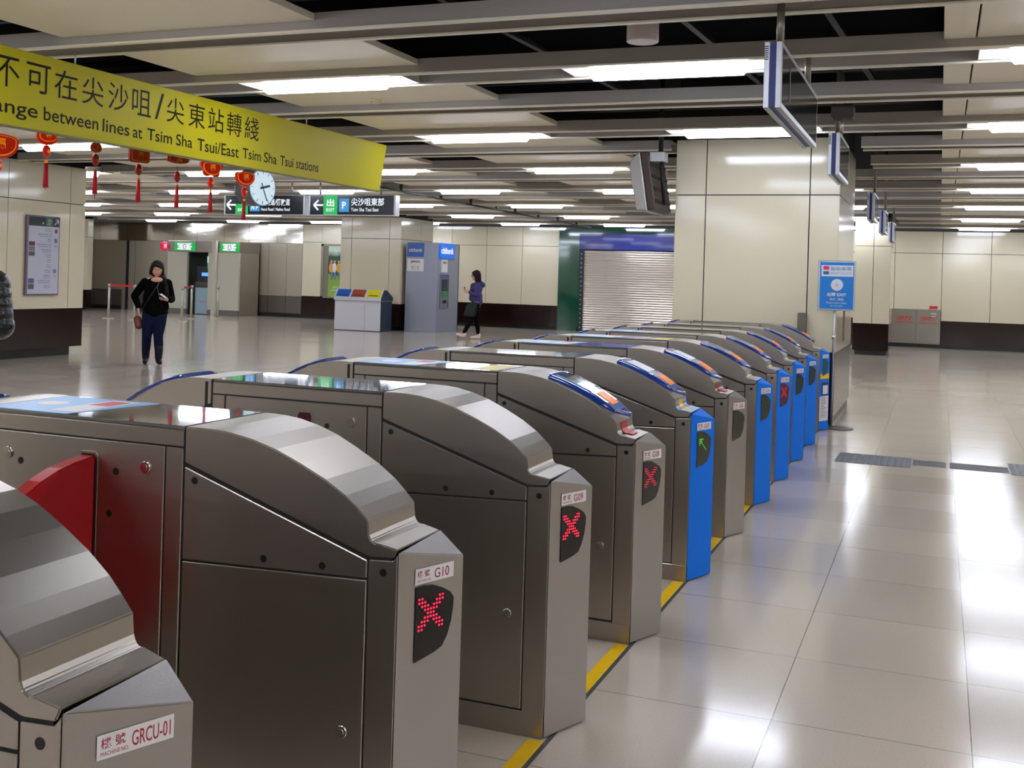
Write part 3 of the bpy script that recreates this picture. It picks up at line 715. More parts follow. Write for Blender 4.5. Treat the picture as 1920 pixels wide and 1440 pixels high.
# ------------------------------------------------------------------ hanging gantry displays over the gates
def hanging_display(y0, L, z0, poles, label):
    r = empty('hanging_display', (-.91, y0, 0), 0, label, 'hanging sign', 'double sided displays hanging along the gate row')
    z1 = z0 + .375
    for s, a, b in ((-1, -.05, -.018), (1, .016, .05)):
        c = MB().box(a, b, 0, L, z0, z1).build('metal_frame', M_ALU, r, bevel=.003)
        x = a - .0015 if s < 0 else b + .0015
        MB().box(min(x, x - s * .003), max(x, x - s * .003), .03, L - .03, z0 + .03, z1 - .03).build('glass_face', M_SCREEN, c)
        if L > 1.5:
            MB().box(min(x, x + s * .002), max(x, x + s * .002), .33, .37, z0 + .08, z1 - .08).build('reflection_bar', M_HOLE, c)  # dark reflection in the glass, modelled as a thin black bar
    MB().box(-.018, .016, .006, L - .006, z0 + .01, z1 - .01).build('blue_core', M_TVBLUE, r)
    mb = MB()
    for k in range(7): mb.box(-.047, -.026, -.001, .0005, z1 - .03 - k * .012, z1 - .024 - k * .012)
    mb.build('maker_plate', M_CORE, r)
    for p in poles: MB().cyl((.02, p, z1), (.02, p, 3.9 if z0 != 2.52 or L < 1.5 else ZC + .06), .022, n=12).build('ceiling_pole', mat('pole_bronze', (132, 126, 112), .35, .6), r)
hanging_display(6.22, 1.88, 2.52, (.12, 1.5), 'largest double sided hanging display, nearest over the gates, with blue edge')
hanging_display(10.02, 1.03, 2.52, (.1, .35), 'hanging display in front of the upper right corner of the near pillar')
hanging_display(15.6, .95, 2.455, (.5,), 'hanging display just right of the near pillar, higher than those behind')
hanging_display(18.8, .95, 2.435, (.5,), 'small hanging display second behind the near pillar')
hanging_display(22.4, .95, 2.445, (.5,), 'farthest smallest hanging display over the right far pillar')
r = empty('pipe_bracket', (-.86, 9.95, ZC), 0, 'small dark bracket fixed to the ceiling above the second hanging display', 'bracket')
MB().box(-.07, .12, -.1, .1, -.10, .02).build('bracket_body', mat('bracket_dark', (58, 52, 46), .6), r, bevel=.01)
MB().cyl((.02, 0, -.1), (.02, 0, -.20), .015, n=10).build('bracket_rod', M_ALU, r)

# speaker pod, smoke detector
r = empty('ceiling_speaker', (-1.86, 6.93, 0), 0, 'white cylindrical ceiling pod in the dark slot near the top', 'ceiling speaker')
MB().cyl((0, 0, 3.09), (0, 0, 3.6), .105, n=40).build('housing', mat('pod_white', (205, 190, 182), .5), r, bevel=.004)
r = empty('smoke_detector', (-4.985, 9.02, 0), 0, 'small round smoke detector under a left ceiling panel', 'smoke detector')
MB().cyl((0, 0, 3.16), (0, 0, 3.135), .055, n=24).build('base', mat('detector_cream', (215, 205, 170), .5), r)
MB().cyl((0, 0, 3.135), (0, 0, 3.115), .045, .035, n=24).build('cap', MATS['detector_cream'], r)

# cable line with clips hung under the ceiling
r = empty('cable_line', (-8.9, 0, 2.98), 0, 'thin black cable line with small clips running under the ceiling', 'cable line')
mb = MB(); mb.cyl((.15, 14.5, .0), (-.05, 20, 0), .017, n=8).cyl((-.05, 20, 0), (-.2, 29, 0), .017, n=8); mb.build('cable', M_HOLE, r)
for i, y in enumerate((17.0, 18.77, 20.3, 21.75, 22.9, 24.5, 26.0, 27.6)):
    x = .15 - .2 * (y - 14.5) / 5.5 if y < 20 else -.05 - .15 * (y - 20) / 9
    MB().cyl((x, y, 0), (x, y, .12 if i % 2 == 0 else .06), .028, .034, n=8).build('clip', M_HOLE, r)

# tilted display at the left of the near pillar, seen from the back
r = empty('tilted_display', (-3.08, 12.2, 2.32), 0, 'tilted steel display hanging at the left side of near pillar', 'display')
mb = MB(); y0, y1 = -.35, .45
poly = [(-.12, 0), (.01, -.01), (-.10, .665), (-.20, .56), (-.205, .45)]
mb.hullprism([(x, y0, z) for x, z in poly], [(x, y1, z) for x, z in poly]); mb.build('case', mat('display_case_grey', (160, 156, 150), .4, .6), r, bevel=.01)
mb = MB(); poly = [(.008, .0), (.10, .02), (-.01, .66), (-.095, .655)]
mb.hullprism([(x, y0 + .02, z) for x, z in poly], [(x, y1 - .02, z) for x, z in poly]); mb.build('back_cover', mat('display_back', (74, 62, 56), .5, .3), r, bevel=.01)
for k in range(4): 
    mb = MB(); z = .10 + k * .14; mb.box(.08 - z * .17, .115 - z * .17, y0 + .05, y1 - .05, z, z + .03); mb.build('cooling_rib', mat('rib_dark', (40, 35, 32), .6), r)
MB().box(.0, .17, -.28, -.10, .55, .66).build('junction_box', M_ALU, r, bevel=.004)
MB().cyl((.09, -.12, .60), (.09, -.12, 1.58), .028, n=12).build('ceiling_pole', MATS['stem_dark'], r)
MB().cyl((.12, -.2, .55), (.14, -.1, .08), .02, n=8).build('cable', M_CORE, r)

# ------------------------------------------------------------------ exit sign on a stand, and box on the pillar
r = empty('sign_stand', (-1.03, 12.18, 0), 0, 'blue EXIT sign board on a thin post beside the near pillar', 'sign stand')
MB().cyl((.06, 0, 0), (.06, 0, .014), .15, n=32).build('foot', mat('foot_grey', (128, 126, 116), .4, .5), r, bevel=.004)
MB().cyl((-.02, 0, 0), (-.02, 0, 1.80), .013, n=12).build('post', M_ALU, r)
MB().cyl((-.02, 0, .96), (-.02, 0, 1.0), .02, n=12).build('collar', M_CHROME, r)
MB().box(.07, .09, -.02, 0, .95, 1.27).build('cable_tie_strip', mat('strip_brown', (110, 90, 80), .5), r)
b = MB().box(-.20, .187, -.03, .02, 1.268, 1.805).build('board_frame', M_ALU, r, bevel=.005)
MB().box(-.178, .172, -.033, -.03, 1.285, 1.788).build('blue_face', mat('exit_sign_blue', (10, 122, 208), .35), b)
mb = MB(); mb.box(-.165, .165, -.035, -.033, 1.635, 1.755, 0)
mb.cyl((.0, -.033, 1.545), (.0, -.035, 1.545), .063, n=32, mi=0)
add_text(mb, '出閘 EXIT', (.0, -.0355, 1.42), XX, ZZ, width=.20, height=.042, center=True, thick=.03)
add_text(mb, '請勿 / 閘機', (.0, -.0355, 1.375), XX, ZZ, width=.145, height=.028, center=True)
add_text(mb, 'Please insert ticket', (.0, -.0355, 1.342), XX, ZZ, width=.21, height=.02, center=True)
add_text(mb, 'to exit gate', (.0, -.0355, 1.308), XX, ZZ, width=.13, height=.02, center=True)
mb.box(-.145, -.085, -.0365, -.035, 1.705, 1.745, 1); mb.box(-.145, -.085, -.0365, -.035, 1.655, 1.69, 2)
add_text(mb, '智能車票', (-.07, -.0365, 1.70), XX, ZZ, width=.215, height=.043, mi=3, thick=.01); add_text(mb, 'SMART TICKETS', (-.07, -.0365, 1.658), XX, ZZ, width=.215, height=.022, mi=3)
add_text(mb, '★', (.0, -.0365, 1.52), XX, ZZ, width=.05, height=.05, mi=4, center=True)
mb.build('print', [mat('sign_white', (214, 214, 220), .4), mat('sign_pink', (215, 45, 95), .4), mat('sign_teal', (30, 110, 165), .4), mat('sign_pale_blue', (120, 165, 210), .4), mat('sign_grey', (180, 180, 186), .4)], b)
o = MB().box(-1.455, -1.36, 12.33, 12.40, .93, 1.225).build('pillar_box', mat('box_steel', (120, 116, 104), .4, .6), None, bevel=.005); tag(o, 'small grey steel box fixed on the near pillar above the gates', 'wall box')

# ------------------------------------------------------------------ directory board on the left pillar
r = empty('directory_board', (-13.5, 13.16, 0), 0, 'tall framed directory board on the left pillar wall', 'directory board')
MB().box(0, .05, 0, .69, 1.01, 2.29).build('frame', mat('board_frame_grey', (122, 110, 122), .35, .5), r, bevel=.006)
f = MB().box(.05, .053, .03, .665, 1.035, 2.265).build('white_sheet', mat('sheet_pale', (196, 196, 212), .3), r)
mb = MB().box(.053, .0545, .03, .665, 2.12, 2.265, 0); mb.box(.0545, .056, .37, .53, 2.12, 2.265, 1)
add_text(mb, '出', (.0575, .45, 2.195), X_, Z_, width=.07, height=.05, mi=2, center=True); add_text(mb, 'EXIT', (.0575, .45, 2.145), X_, Z_, width=.08, height=.03, mi=2, center=True)
bar(mb, (.0555, .565, 2.155), (.0555, .635, 2.235), .012, .012, 2); bar(mb, (.0555, .58, 2.237), (.0555, .643, 2.237), .012, .014, 2); bar(mb, (.0555, .636, 2.18), (.0555, .636, 2.243), .012, .014, 2)
mb.ball((.0545, .32, 2.17), .018, 8, 2, (.2, 1, 1))
mb.build('header', [M_SIGNK, mat('header_green', (25, 105, 65), .4), M_LABEL], f)
mb = MB(); rows = ['出口資訊', '寶勒巷及麼地道 公園', '酒店', '香港歷史博物館 科學館', '尖東 海濱花園', '市政局', '百貨', '中心', '金馬倫道', '加連威老道', '尖沙咀東部 巴士總站', '星光大道']
random.seed(5)
for i, t_ in enumerate(rows):
    z = 2.06 - i * .083; w = .025 * len(t_) + .03
    add_text(mb, t_, (.0535, .50 - w, z), X_, Z_, width=w, height=.03); mb.box(.053, .0545, .50 - w * .9, .50, z - .022, z - .016)
mb.build('listing', mat('listing_grey', (105, 100, 130), .5), f)
mb = MB(); mb.cyl((.053, .60, 2.05), (.056, .60, 2.05), .032, n=20, mi=0); mb.build('icon', mat('icon_maroon', (140, 70, 80), .4), f); mb = MB(); mb.box(.053, .0555, .565, .63, 1.86, 1.93, 1); mb.box(.053, .0555, .57, .63, 1.79, 1.825, 2); mb.box(.053, .0555, .56, .62, 1.37, 1.43, 1); mb.box(.053, .0555, .565, .615, 1.31, 1.345, 3)
mb.build('icons', [mat('icon_maroon', (140, 70, 80), .4), mat('icon_blue', (90, 130, 180), .4), mat('icon_sand', (190, 165, 150), .4), mat('icon_gold', (200, 170, 90), .4)], f)
mb = MB(); mb.box(.053, .0555, .04, .16, 1.80, 1.87, 0); mb.box(.053, .0555, .04, .16, 1.72, 1.79, 1); mb.box(.053, .0555, .04, .16, 1.64, 1.71, 2); mb.box(.053, .0555, .04, .16, 1.20, 1.28, 3); mb.box(.053, .0555, .04, .16, 1.11, 1.19, 2)
mb.build('photo_strip', [mat('ph_maroon', (95, 45, 60), .4), mat('ph_grey', (120, 118, 135), .4), mat('ph_dark', (90, 90, 86), .4), mat('ph_blue', (80, 100, 135), .4)], f)

# ------------------------------------------------------------------ recycling bins
r = empty('recycling_bin', (-14.9, 25.05, 0), 0, 'white recycling bin unit with blue, brown and yellow slanted lids', 'recycling bin')
W_ = 1.37; M_BW = mat('bin_white', (208, 206, 212), .45); M_BD = mat('bin_side_dark', (42, 58, 76), .4)
MB().box(0, W_, 0, .62, .012, .78).build('body', [M_BW], r, bevel=.01)
mb = MB(); mb.box(W_, W_ + .004, .01, .63, .015, .80); mb.hullprism([(W_ + .022, -.02, .80), (W_ + .022, .64, .80), (W_ + .022, .62, .9), (W_ + .022, .3, 1.08), (W_ + .022, .14, 1.09), (W_ + .022, -.02, .87)], [(W_ + .026, -.02, .80), (W_ + .026, .64, .80), (W_ + .026, .62, .9), (W_ + .026, .3, 1.08), (W_ + .026, .14, 1.09), (W_ + .026, -.02, .87)])
mb.build('side_panel', M_BD, r)
hd = MB(); pr = [(-.02, .79), (.64, .79), (.62, .9), (.3, 1.085), (.14, 1.095), (-.02, .875)]
hd.hullprism([(-.02, y, z) for y, z in pr], [(W_ + .02, y, z) for y, z in pr]); h = hd.build('hood', M_BW, r, bevel=.006)
for i, (c, nm) in enumerate((((20, 95, 190), 'blue'), ((165, 75, 50), 'brown'), ((228, 218, 20), 'yellow'))):
    x0 = .03 + i * .455; x1 = x0 + .40; n = Vector((0, -.22, .16)).normalized()
    def P(x, t, o=0): return Vector((x, -.02 + .16 * t, .875 + .22 * t)) + n * o
    mb = MB(); mb.hullprism([P(x0, .07), P(x1, .07), P(x1, .93), P(x0, .93)], [P(x0, .07, .005), P(x1, .07, .005), P(x1, .93, .005), P(x0, .93, .005)])
    p = mb.build('lid_panel', mat('lid_' + nm, c, .4, var=(25, .25)), h)
    mb = MB(); mb.hullprism([P(x0 + .06, .2, .005), P(x1 - .06, .2, .005), P(x1 - .06, .32, .005), P(x0 + .06, .32, .005)], [P(x0 + .06, .2, .007), P(x1 - .06, .2, .007), P(x1 - .06, .32, .007), P(x0 + .06, .32, .007)]); mb.build('slot', mat('slot_' + nm, tuple(v // 2 for v in c), .5), p)
MB().box(.0, W_, -.004, 0, .745, .752).build('trim_line', mat('bin_line', (150, 150, 155), .5), r)
MB().box(.905, .912, -.003, 0, .02, .74).build('door_gap', MATS['bin_line'], r)
for x in (.37, .83): MB().cyl((x, -.004, .62), (x, 0, .62), .012, n=10).build('lock', M_ALU, r)

# ------------------------------------------------------------------ cash machine booth
r = empty('cash_machine', (-13.31, 26.0, 0), 0, 'tall grey cash machine booth with blue bank signs', 'cash machine')
M_AG = mat('booth_grey', (150, 154, 168), .4, .25)
MB().box(.10, .94, .03, 1.37, .0, 2.36).build('core', M_AG, r)
MB().box(0, .94, 0, .045, 0, 2.385).build('side_wall', M_AG, r, bevel=.006)
MB().box(.30, .94, 1.33, 1.375, 0, 2.385).build('side_wall', M_AG, r, bevel=.006)
M_CB = mat('bank_blue', (20, 85, 170), .3); M_CBL = mat('bank_blue_lit', (20, 110, 215), .3, emit=(10, 95, 215), estr=.3)
s_ = MB().box(.03, .53, -.006, 0, 2.0, 2.37).build('bank_sign', M_CB, r)
mb = MB(); add_text(mb, 'citibank', (.28, -.0075, 2.13), XX, ZZ, width=.40, height=.10, center=True, thick=.01); mb.build('bank_name', M_LABEL, s_)
s_ = MB().box(.04, .53, -.006, 0, 1.61, 1.945).build('network_plate', M_LABEL, r, bevel=.002)
mb = MB(); add_text(mb, 'Jetco', (.28, -.0075, 1.825), XX, ZZ, width=.28, height=.09, center=True, thick=.03); mb.build('network_name', mat('jet_green', (30, 62, 58), .4), s_)
mb = MB(); add_text(mb, '提', (.17, -.0075, 1.675), XX, ZZ, width=.07, height=.08); add_text(mb, '款', (.33, -.0075, 1.675), XX, ZZ, width=.07, height=.08); mb.box(.275, .282, -.0075, -.006, 1.65, 1.77); mb.box(.15, .25, -.0075, -.006, 1.645, 1.65); mb.box(.32, .42, -.0075, -.006, 1.645, 1.65); mb.build('network_text', mat('plate_grey', (110, 110, 118), .4), s_)
# machine face on the +x side
fx = .94
s_ = MB().box(fx, fx + .05, .06, .95, 1.97, 2.38).build('lit_sign', M_CBL, r, bevel=.004)
mb = MB(); add_text(mb, 'citibank', (fx + .0515, .10, 2.10), X_, Z_, width=.78, height=.17, thick=.02); mb.build('bank_name', M_LITW, s_)
mb = MB(); n = 14
for i in range(n):
    a0 = math.pi * i / n; a1 = math.pi * (i + 1) / n; c = Vector((fx + .051, .27, 2.26)); 
    bar(mb, c + Vector((0, math.cos(a0) * .09, math.sin(a0) * .05)), c + Vector((0, math.cos(a1) * .09, math.sin(a1) * .05)), .004, .012)
mb.build('red_arc', mat('arc_red', (220, 60, 90), .4, emit=(220, 60, 90), estr=.4), s_)
s_ = MB().box(fx, fx + .012, .22, .60, 1.60, 1.95).build('network_plate', M_LABEL, r)
mb = MB(); add_text(mb, 'Jetco', (fx + .0135, .29, 1.82), X_, Z_, width=.26, height=.08, thick=.03); mb.build('network_name', MATS['jet_green'], s_)
u = MB().box(fx, fx + .03, .17, .63, .64, 1.56).build('machine_panel', mat('panel_steel', (130, 135, 142), .4, .3), r, bevel=.005)
MB().box(fx + .03, fx + .034, .21, .58, 1.10, 1.42).build('screen', mat('atm_screen', (58, 62, 70), .15), u)
MB().box(fx + .03, fx + .036, .19, .60, 1.45, 1.54).build('header_strip', mat('hdr_blue', (50, 90, 150), .3), u)
MB().box(fx + .03, fx + .06, .22, .56, .97, 1.08).build('keypad', mat('keypad_green', (38, 110, 62), .4, emit=(30, 130, 60), estr=.15), u, bevel=.004)
MB().box(fx + .03, fx + .045, .30, .52, .78, .86).build('cash_slot', M_HOLE, u, bevel=.003)
MB().box(fx + .032, fx + .05, .60, .625, .66, 1.54).build('edge_strip', M_CHROME, u)

# ------------------------------------------------------------------ green framed roller shutter
struct('trim_41', MB().box(-10.54, -9.90, YB - .03, YB + .2, .10, 3.05).box(-9.90, -4.8, YB - .03, YB + .2, 2.86, 3.05).box(-10.54, -9.93, YB - .031, YB, 0, .1), mat('green_glass', (14, 78, 58), .08, coat=1.0))
struct('wall_behind_shutter', MB().box(-10.54, -4.8, YB + .2, YB + .3, 0, 3.05), M_CORE)
r = empty('roller_shutter', (-9.9, YB, 0), 0, 'closed silver roller shutter under a blue fascia and green surround', 'roller shutter')
MB().box(0, 5.1, -.06, .16, 2.41, 2.87).build('fascia', mat('royal_blue', (14, 32, 140), .25, coat=.3), r, bevel=.004)
MB().box(0, .14, -.03, .15, 0, 2.41).build('guide_rail', mat('rail_dark_green', (20, 45, 40), .4), r)
mb = MB(); ns = 34; n = 6; zs = []
for i in range(ns):
    z0 = .02 + i * 2.38 / ns; h_ = 2.38 / ns
    for k in range(n): zs.append((-.022 * math.sin(math.pi * k / n), z0 + h_ * k / n))
zs.append((0, 2.40))
vs = [(x, y + .03, z) for x in (.14, 5.1) for y, z in zs]; m = len(zs)
mb.add(vs, [(i, i + 1, m + i + 1, m + i) for i in range(m - 1)], 0, False)
mb.build('slat_curtain', mat('shutter_metal', (226, 216, 206), .3, .75), r)
for i in range(17): MB().cyl((.07, -.035, .12 + i * .135), (.07, -.03, .12 + i * .135), .018, n=8).build('rivet', M_ALU, r)

# ------------------------------------------------------------------ poster niche
r = empty('lit_poster', (-18.68, YB, 0), 0, 'tall poster of players on a green field in a steel niche left of middle pillar', 'poster')
mb = MB().box(0, .09, -.03, .02, .68, 2.42).box(1.24, 1.33, -.03, .02, .68, 2.42).box(0, 1.33, -.03, .02, 2.36, 2.43).box(0, 1.33, -.03, .02, .68, .73); mb.build('steel_frame', mat('niche_steel', (140, 135, 118), .3, .8), r)
MB().box(.09, .27, -.02, .02, .73, 2.36).build('inner_jamb', mat('jamb_grey', (128, 122, 108), .35, .7), r)
def poster_mat():
    m = bpy.data.materials.new('poster_print'); m.use_nodes = True; nt = m.node_tree; p = nt.nodes['Principled BSDF']
    tc = nt.nodes.new('ShaderNodeTexCoord'); sp = nt.nodes.new('ShaderNodeSeparateXYZ'); nt.links.new(tc.outputs['Object'], sp.inputs[0])
    nz = nt.nodes.new('ShaderNodeTexNoise'); nz.inputs['Scale'].default_value = 5; nt.links.new(tc.outputs['Object'], nz.inputs[0])
    ad = nt.nodes.new('ShaderNodeMath'); ad.operation = 'MULTIPLY_ADD'; ad.inputs[1].default_value = .25; nt.links.new(nz.outputs[0], ad.inputs[0]); nt.links.new(sp.outputs['Z'], ad.inputs[2])
    cr = nt.nodes.new('ShaderNodeValToRGB'); mr = nt.nodes.new('ShaderNodeMapRange'); mr.inputs['From Min'].default_value = .8; mr.inputs['From Max'].default_value = 2.5
    nt.links.new(ad.outputs[0], mr.inputs['Value']); nt.links.new(mr.outputs[0], cr.inputs[0])
    e = cr.color_ramp.elements; e[0].position = .02; e[0].color = lin(120, 140, 70); e[1].position = .42; e[1].color = lin(92, 128, 48)
    for pos, c in ((.46, (50, 62, 55)), (.80, (34, 56, 42)), (.9, (150, 165, 150))):
        k = e.new(pos); k.color = lin(*c)
    nt.links.new(cr.outputs[0], p.inputs['Base Color']); p.inputs['Roughness'].default_value = .15
    nt.links.new(cr.outputs[0], p.inputs['Emission Color']); p.inputs['Emission Strength'].default_value = .35
    return m
ps = MB().box(.27, 1.24, -.015, 0, .73, 2.36).build('print', poster_mat(), r)
mb = MB(); y = -.017
for x, c in ((.38, 0), (.50, 1), (.66, 0), (.8, 1)):
    mb.ball((x, y, 1.86), .045, 8, 2, (1, .1, 1)); mb.ball((x, y, 1.66), .11, 10, c, (.8, .05, 1.5)); mb.ball((x + .03, y, 1.42), .06, 8, 3, (.8, .05, 2.4))
mb.build('printed_players', [mat('pl_orange', (215, 160, 60), .5), mat('pl_white', (210, 210, 215), .5), mat('pl_skin', (200, 160, 130), .5), mat('pl_blue', (110, 125, 160), .5)], ps)
mb = MB(); add_text(mb, 'SPORT', (.45, y, 1.0), XX, ZZ, width=.4, height=.07); mb.box(.40, .95, y, y + .001, .93, .95); mb.build('printed_caption', M_LABEL, ps)

# ------------------------------------------------------------------ bank counter front at the far left (white booth with lit green signs)
r = empty('service_booth', (-23.82, 29.3, 0), 0, 'white service booth with lit green and white signs at far left', 'booth')
M_BWH = mat('booth_white', (205, 200, 182), .35); M_BG = mat('booth_plinth', (118, 112, 104), .4)
MB().box(0, 2.72, 0, 1.15, 2.02, 2.38).build('fascia', mat('fascia_grey', (150, 144, 132), .3, .6), r, bevel=.006)
for a, b in ((0, .76), (1.57, 2.72)):
    MB().box(a, b, -.02, .08, .18, 2.02).build('front_panel', M_BWH, r, bevel=.004); MB().box(a, b, -.02, .08, 0, .175).build('plinth', M_BG, r)
MB().box(2.64, 2.72, .08, 1.15, 0, 2.02).build('end_panel', M_SSWALL, r); MB().box(0, .06, .08, 1.15, 0, 2.02).build('end_panel', M_SSWALL, r); MB().box(0, 2.72, 1.1, 1.15, 0, 2.02).build('back_panel', mat('back_teal', (115, 135, 122), .3, .4), r)
MB().box(1.79, 1.93, -.14, -.02, 0, 2.40).build('post', M_BWH, r, bevel=.004)
for a, b in ((.27, 1.06), (2.03, 2.72)):
    s_ = MB().box(a, b, -.04, 0, 2.06, 2.33).build('lit_sign', M_LITG, r, bevel=.004); w = b - a
    mb = MB(); mb.box(a + w * .26, b - w * .26, -.043, -.04, 2.09, 2.30, 0)
    for k, (q, z) in enumerate(((.2, 2.12), (.24, 2.2), (.19, 2.27), (.76, 2.11), (.8, 2.19), (.77, 2.28))): mb.ball((a + w * q, -.041, z), .045, 8, 0, (1.2, .1, .7))
    mb.build('sign_white', M_LITW, s_)
    mb = MB(); c = (a + b) / 2
    for i in range(16):
        a0 = 2 * math.pi * i / 16; a1 = 2 * math.pi * (i + 1) / 16
        bar(mb, (c + .055 * math.cos(a0), -.046, 2.19 + .08 * math.sin(a0)), (c + .055 * math.cos(a1), -.046, 2.19 + .08 * math.sin(a1)), .004, .02)
    mb.build('sign_emblem', mat('emblem_rose', (185, 110, 130), .4), s_)
g = empty('logo_globe', (-.12, -.05, 2.19)); g.parent = r; r.scale = (1.035, 1, 1.012)
mb = MB(); mb.ball((0, 0, 0), .155, 20, 0, (1, .45, 1)); mb.build('globe_body', mat('globe_red', (215, 30, 70), .25, emit=(220, 30, 75), estr=.35), g)
mb = MB(); add_text(mb, '月', (.03, -.075, -.07), XX, ZZ, width=.11, height=.14, thick=.02); mb.build('globe_mark', M_LITW, g)
r2 = empty('ticket_machine', (-22.62, 29.6, 0), 0, 'dark self service machine with blue screen inside the white booth', 'machine')
MB().box(-.28, .28, 0, .4, .9, 1.62).build('housing', mat('machine_navy', (40, 44, 58), .4), r2, bevel=.03)
MB().box(-.05, .20, -.01, 0, 1.27, 1.38).build('screen', mat('blue_screen', (70, 120, 210), .3, emit=(80, 140, 250), estr=1.2), r2)
MB().box(-.28, .30, -.05, .35, 0.9, 1.08).build('shelf', mat('shelf_dark', (88, 82, 78), .4, .4), r2)
MB().box(-.28, .30, -.02, .35, 0.02, .88).build('poster_front', mat('ice_blue_poster', (168, 196, 208), .4, var=(12, .12)), r2)
mb = MB(); add_text(mb, 'Apply now', (-.10, -.0215, .36), XX, ZZ, width=.34, height=.12); mb.build('poster_text', mat('poster_pink', (215, 120, 130), .5), r2)
MB().box(.18, .36, -.03, .0, 1.50, 1.92).build('side_light_panel', [M_LITG], r2)
MB().box(.18, .36, -.034, -.03, 1.70, 1.92).build('side_light_white', mat('pale_cyan_lit', (190, 225, 235), .4, emit=(190, 230, 240), estr=.8), r2)

# queue posts with red belts
M_POST = mat('queue_post', (196, 190, 176), .35, .6)
def post(x, y, label):
    r = empty('queue_post', (x, y, 0), 0, label, 'queue barrier post', 'queue posts with red belts')
    MB().cyl((0, 0, 0), (0, 0, .02), .17, .16, n=24).build('base', M_POST, r); MB().cyl((0, 0, .02), (0, 0, .98), .034, n=14).build('pole', M_POST, r); MB().cyl((0, 0, .90), (0, 0, 1.0), .042, n=14).build('belt_head', M_ALU, r)
    return r
pp = [(-22.25, 24.85), (-21.25, 24.75), (-21.4, 26.2), (-19.95, 25.2), (-20.80, 26.7), (-20.45, 27.5)]
lb = ['leftmost queue post standing before the steel wall', 'second queue post, left of the walking woman', 'queue post farther back directly left of the woman', 'queue post mostly hidden behind the walking woman', 'queue post right of the woman at the belt end', 'thin queue post in front of the dark machine']
pr = [post(x, y, l) for (x, y), l in zip(pp, lb)]
def belt(a, b):
    (x0, y0), (x1, y1) = pp[a], pp[b]; mb = MB(); q = 1 - .05 / math.hypot(x1 - x0, y1 - y0); bar(mb, (0, 0, .955), ((x1 - x0) * q, (y1 - y0) * q, .955), .006, .055); o = mb.build('red_belt', mat('belt_red', (205, 30, 38), .5), pr[a])
belt(0, 1); belt(1, 2); belt(3, 4)

# ------------------------------------------------------------------ steel hose cabinet at right
r = empty('hose_cabinet', (-1.22, YB, 0), 0, 'low stainless steel cabinet with red lettering on the right back wall', 'cabinet')
MB().box(0, 1.26, -.03, .0, .10, 1.0).build('frame', mat('cabinet_steel', (148, 142, 130), .3, .8), r, bevel=.004)
for a, b in ((.08, .66), (.67, 1.255)):
    d = MB().box(a, b, -.045, -.03, .13, .985).build('door', MATS['cabinet_steel'], r, bevel=.003)
    mb = MB(); add_text(mb, '消防', ((a + b) / 2, -.0465, .70), XX, ZZ, width=.40, height=.12, center=True, thick=.03); add_text(mb, 'FIRE HOSE', ((a + b) / 2, -.0465, .62), XX, ZZ, width=.42, height=.06, center=True, thick=.02); mb.build('red_lettering', mat('faded_red', (200, 70, 66), .4), d)
MB().box(1.02, 1.16, -.048, -.045, .89, .91).build('label', M_LABEL, r); MB().box(1.04, 1.14, -.048, -.045, .82, .84).build('label', M_LABEL, r)
o = MB().box(-.24, -.04, YB - .015, YB, 1.03, 1.10).build('wall_label', mat('wall_label_red', (228, 40, 50), .4)); tag(o, 'small bright red label on the wall above the steel cabinet', 'label')

# ------------------------------------------------------------------ people
def remesh(mb, name, m, parent, voxel=.007, smooth=4, fac=.6):
    me = mb.mesh(name, m); o = bpy.data.objects.new(name, me); COL.objects.link(o)
    r = o.modifiers.new('r', 'REMESH'); r.mode = 'VOXEL'; r.voxel_size = voxel; r.use_smooth_shade = True
    sm = o.modifiers.new('s', 'SMOOTH'); sm.iterations = smooth; sm.factor = fac
    dg = bpy.context.evaluated_depsgraph_get(); out = bpy.data.meshes.new_from_object(o.evaluated_get(dg))
    bpy.data.objects.remove(o); bpy.data.meshes.remove(me); out.name = name
    for p in out.polygons: p.use_smooth = True
    return link(name, out, parent)
def chain(mb, pts):
    for (p, r), (q, t) in zip(pts, pts[1:]): mb.capsule(p, q, r, t)
V = lambda *a: Vector(a)
def hand(mb, wrist, d, palm_n, curl=.5, size=1.0):
    """palm and five separate fingers; d = direction of the hand, palm_n = palm normal"""
    d = Vector(d).normalized(); pn = Vector(palm_n); pn = (pn - d * pn.dot(d)).normalized(); s = d.cross(pn); k = size
    w = Vector(wrist); mb.capsule(w, w + d * .02 * k, .024 * k, .026 * k)
    for o in (-.024, -.008, .008, .024): mb.capsule(w + d * .02 * k + s * o * .8 * k, w + d * .075 * k + s * o * k, .015 * k, .0125 * k)
    for i, (o, L) in enumerate(((-.030, .060), (-.010, .072), (.010, .068), (.029, .052))):
        a = w + d * .080 * k + s * o * k; dirn = d; L *= k
        for seg, fr in enumerate((.42, .32, .26)):
            dirn = (dirn + pn * curl * (.5 + .25 * seg)).normalized(); b = a + dirn * L * fr; mb.capsule(a, b, .0095 * k, .0085 * k, n=8); a = b
    a = w + d * .028 * k - s * .026 * k; dirn = (d * .6 - s * .8 + pn * .35).normalized()
    for fr in (.032, .026): b = a + dirn * fr * k; mb.capsule(a, b, .0115 * k, .0095 * k, n=8); a = b; dirn = (dirn + d * .7 + pn * .3).normalized()
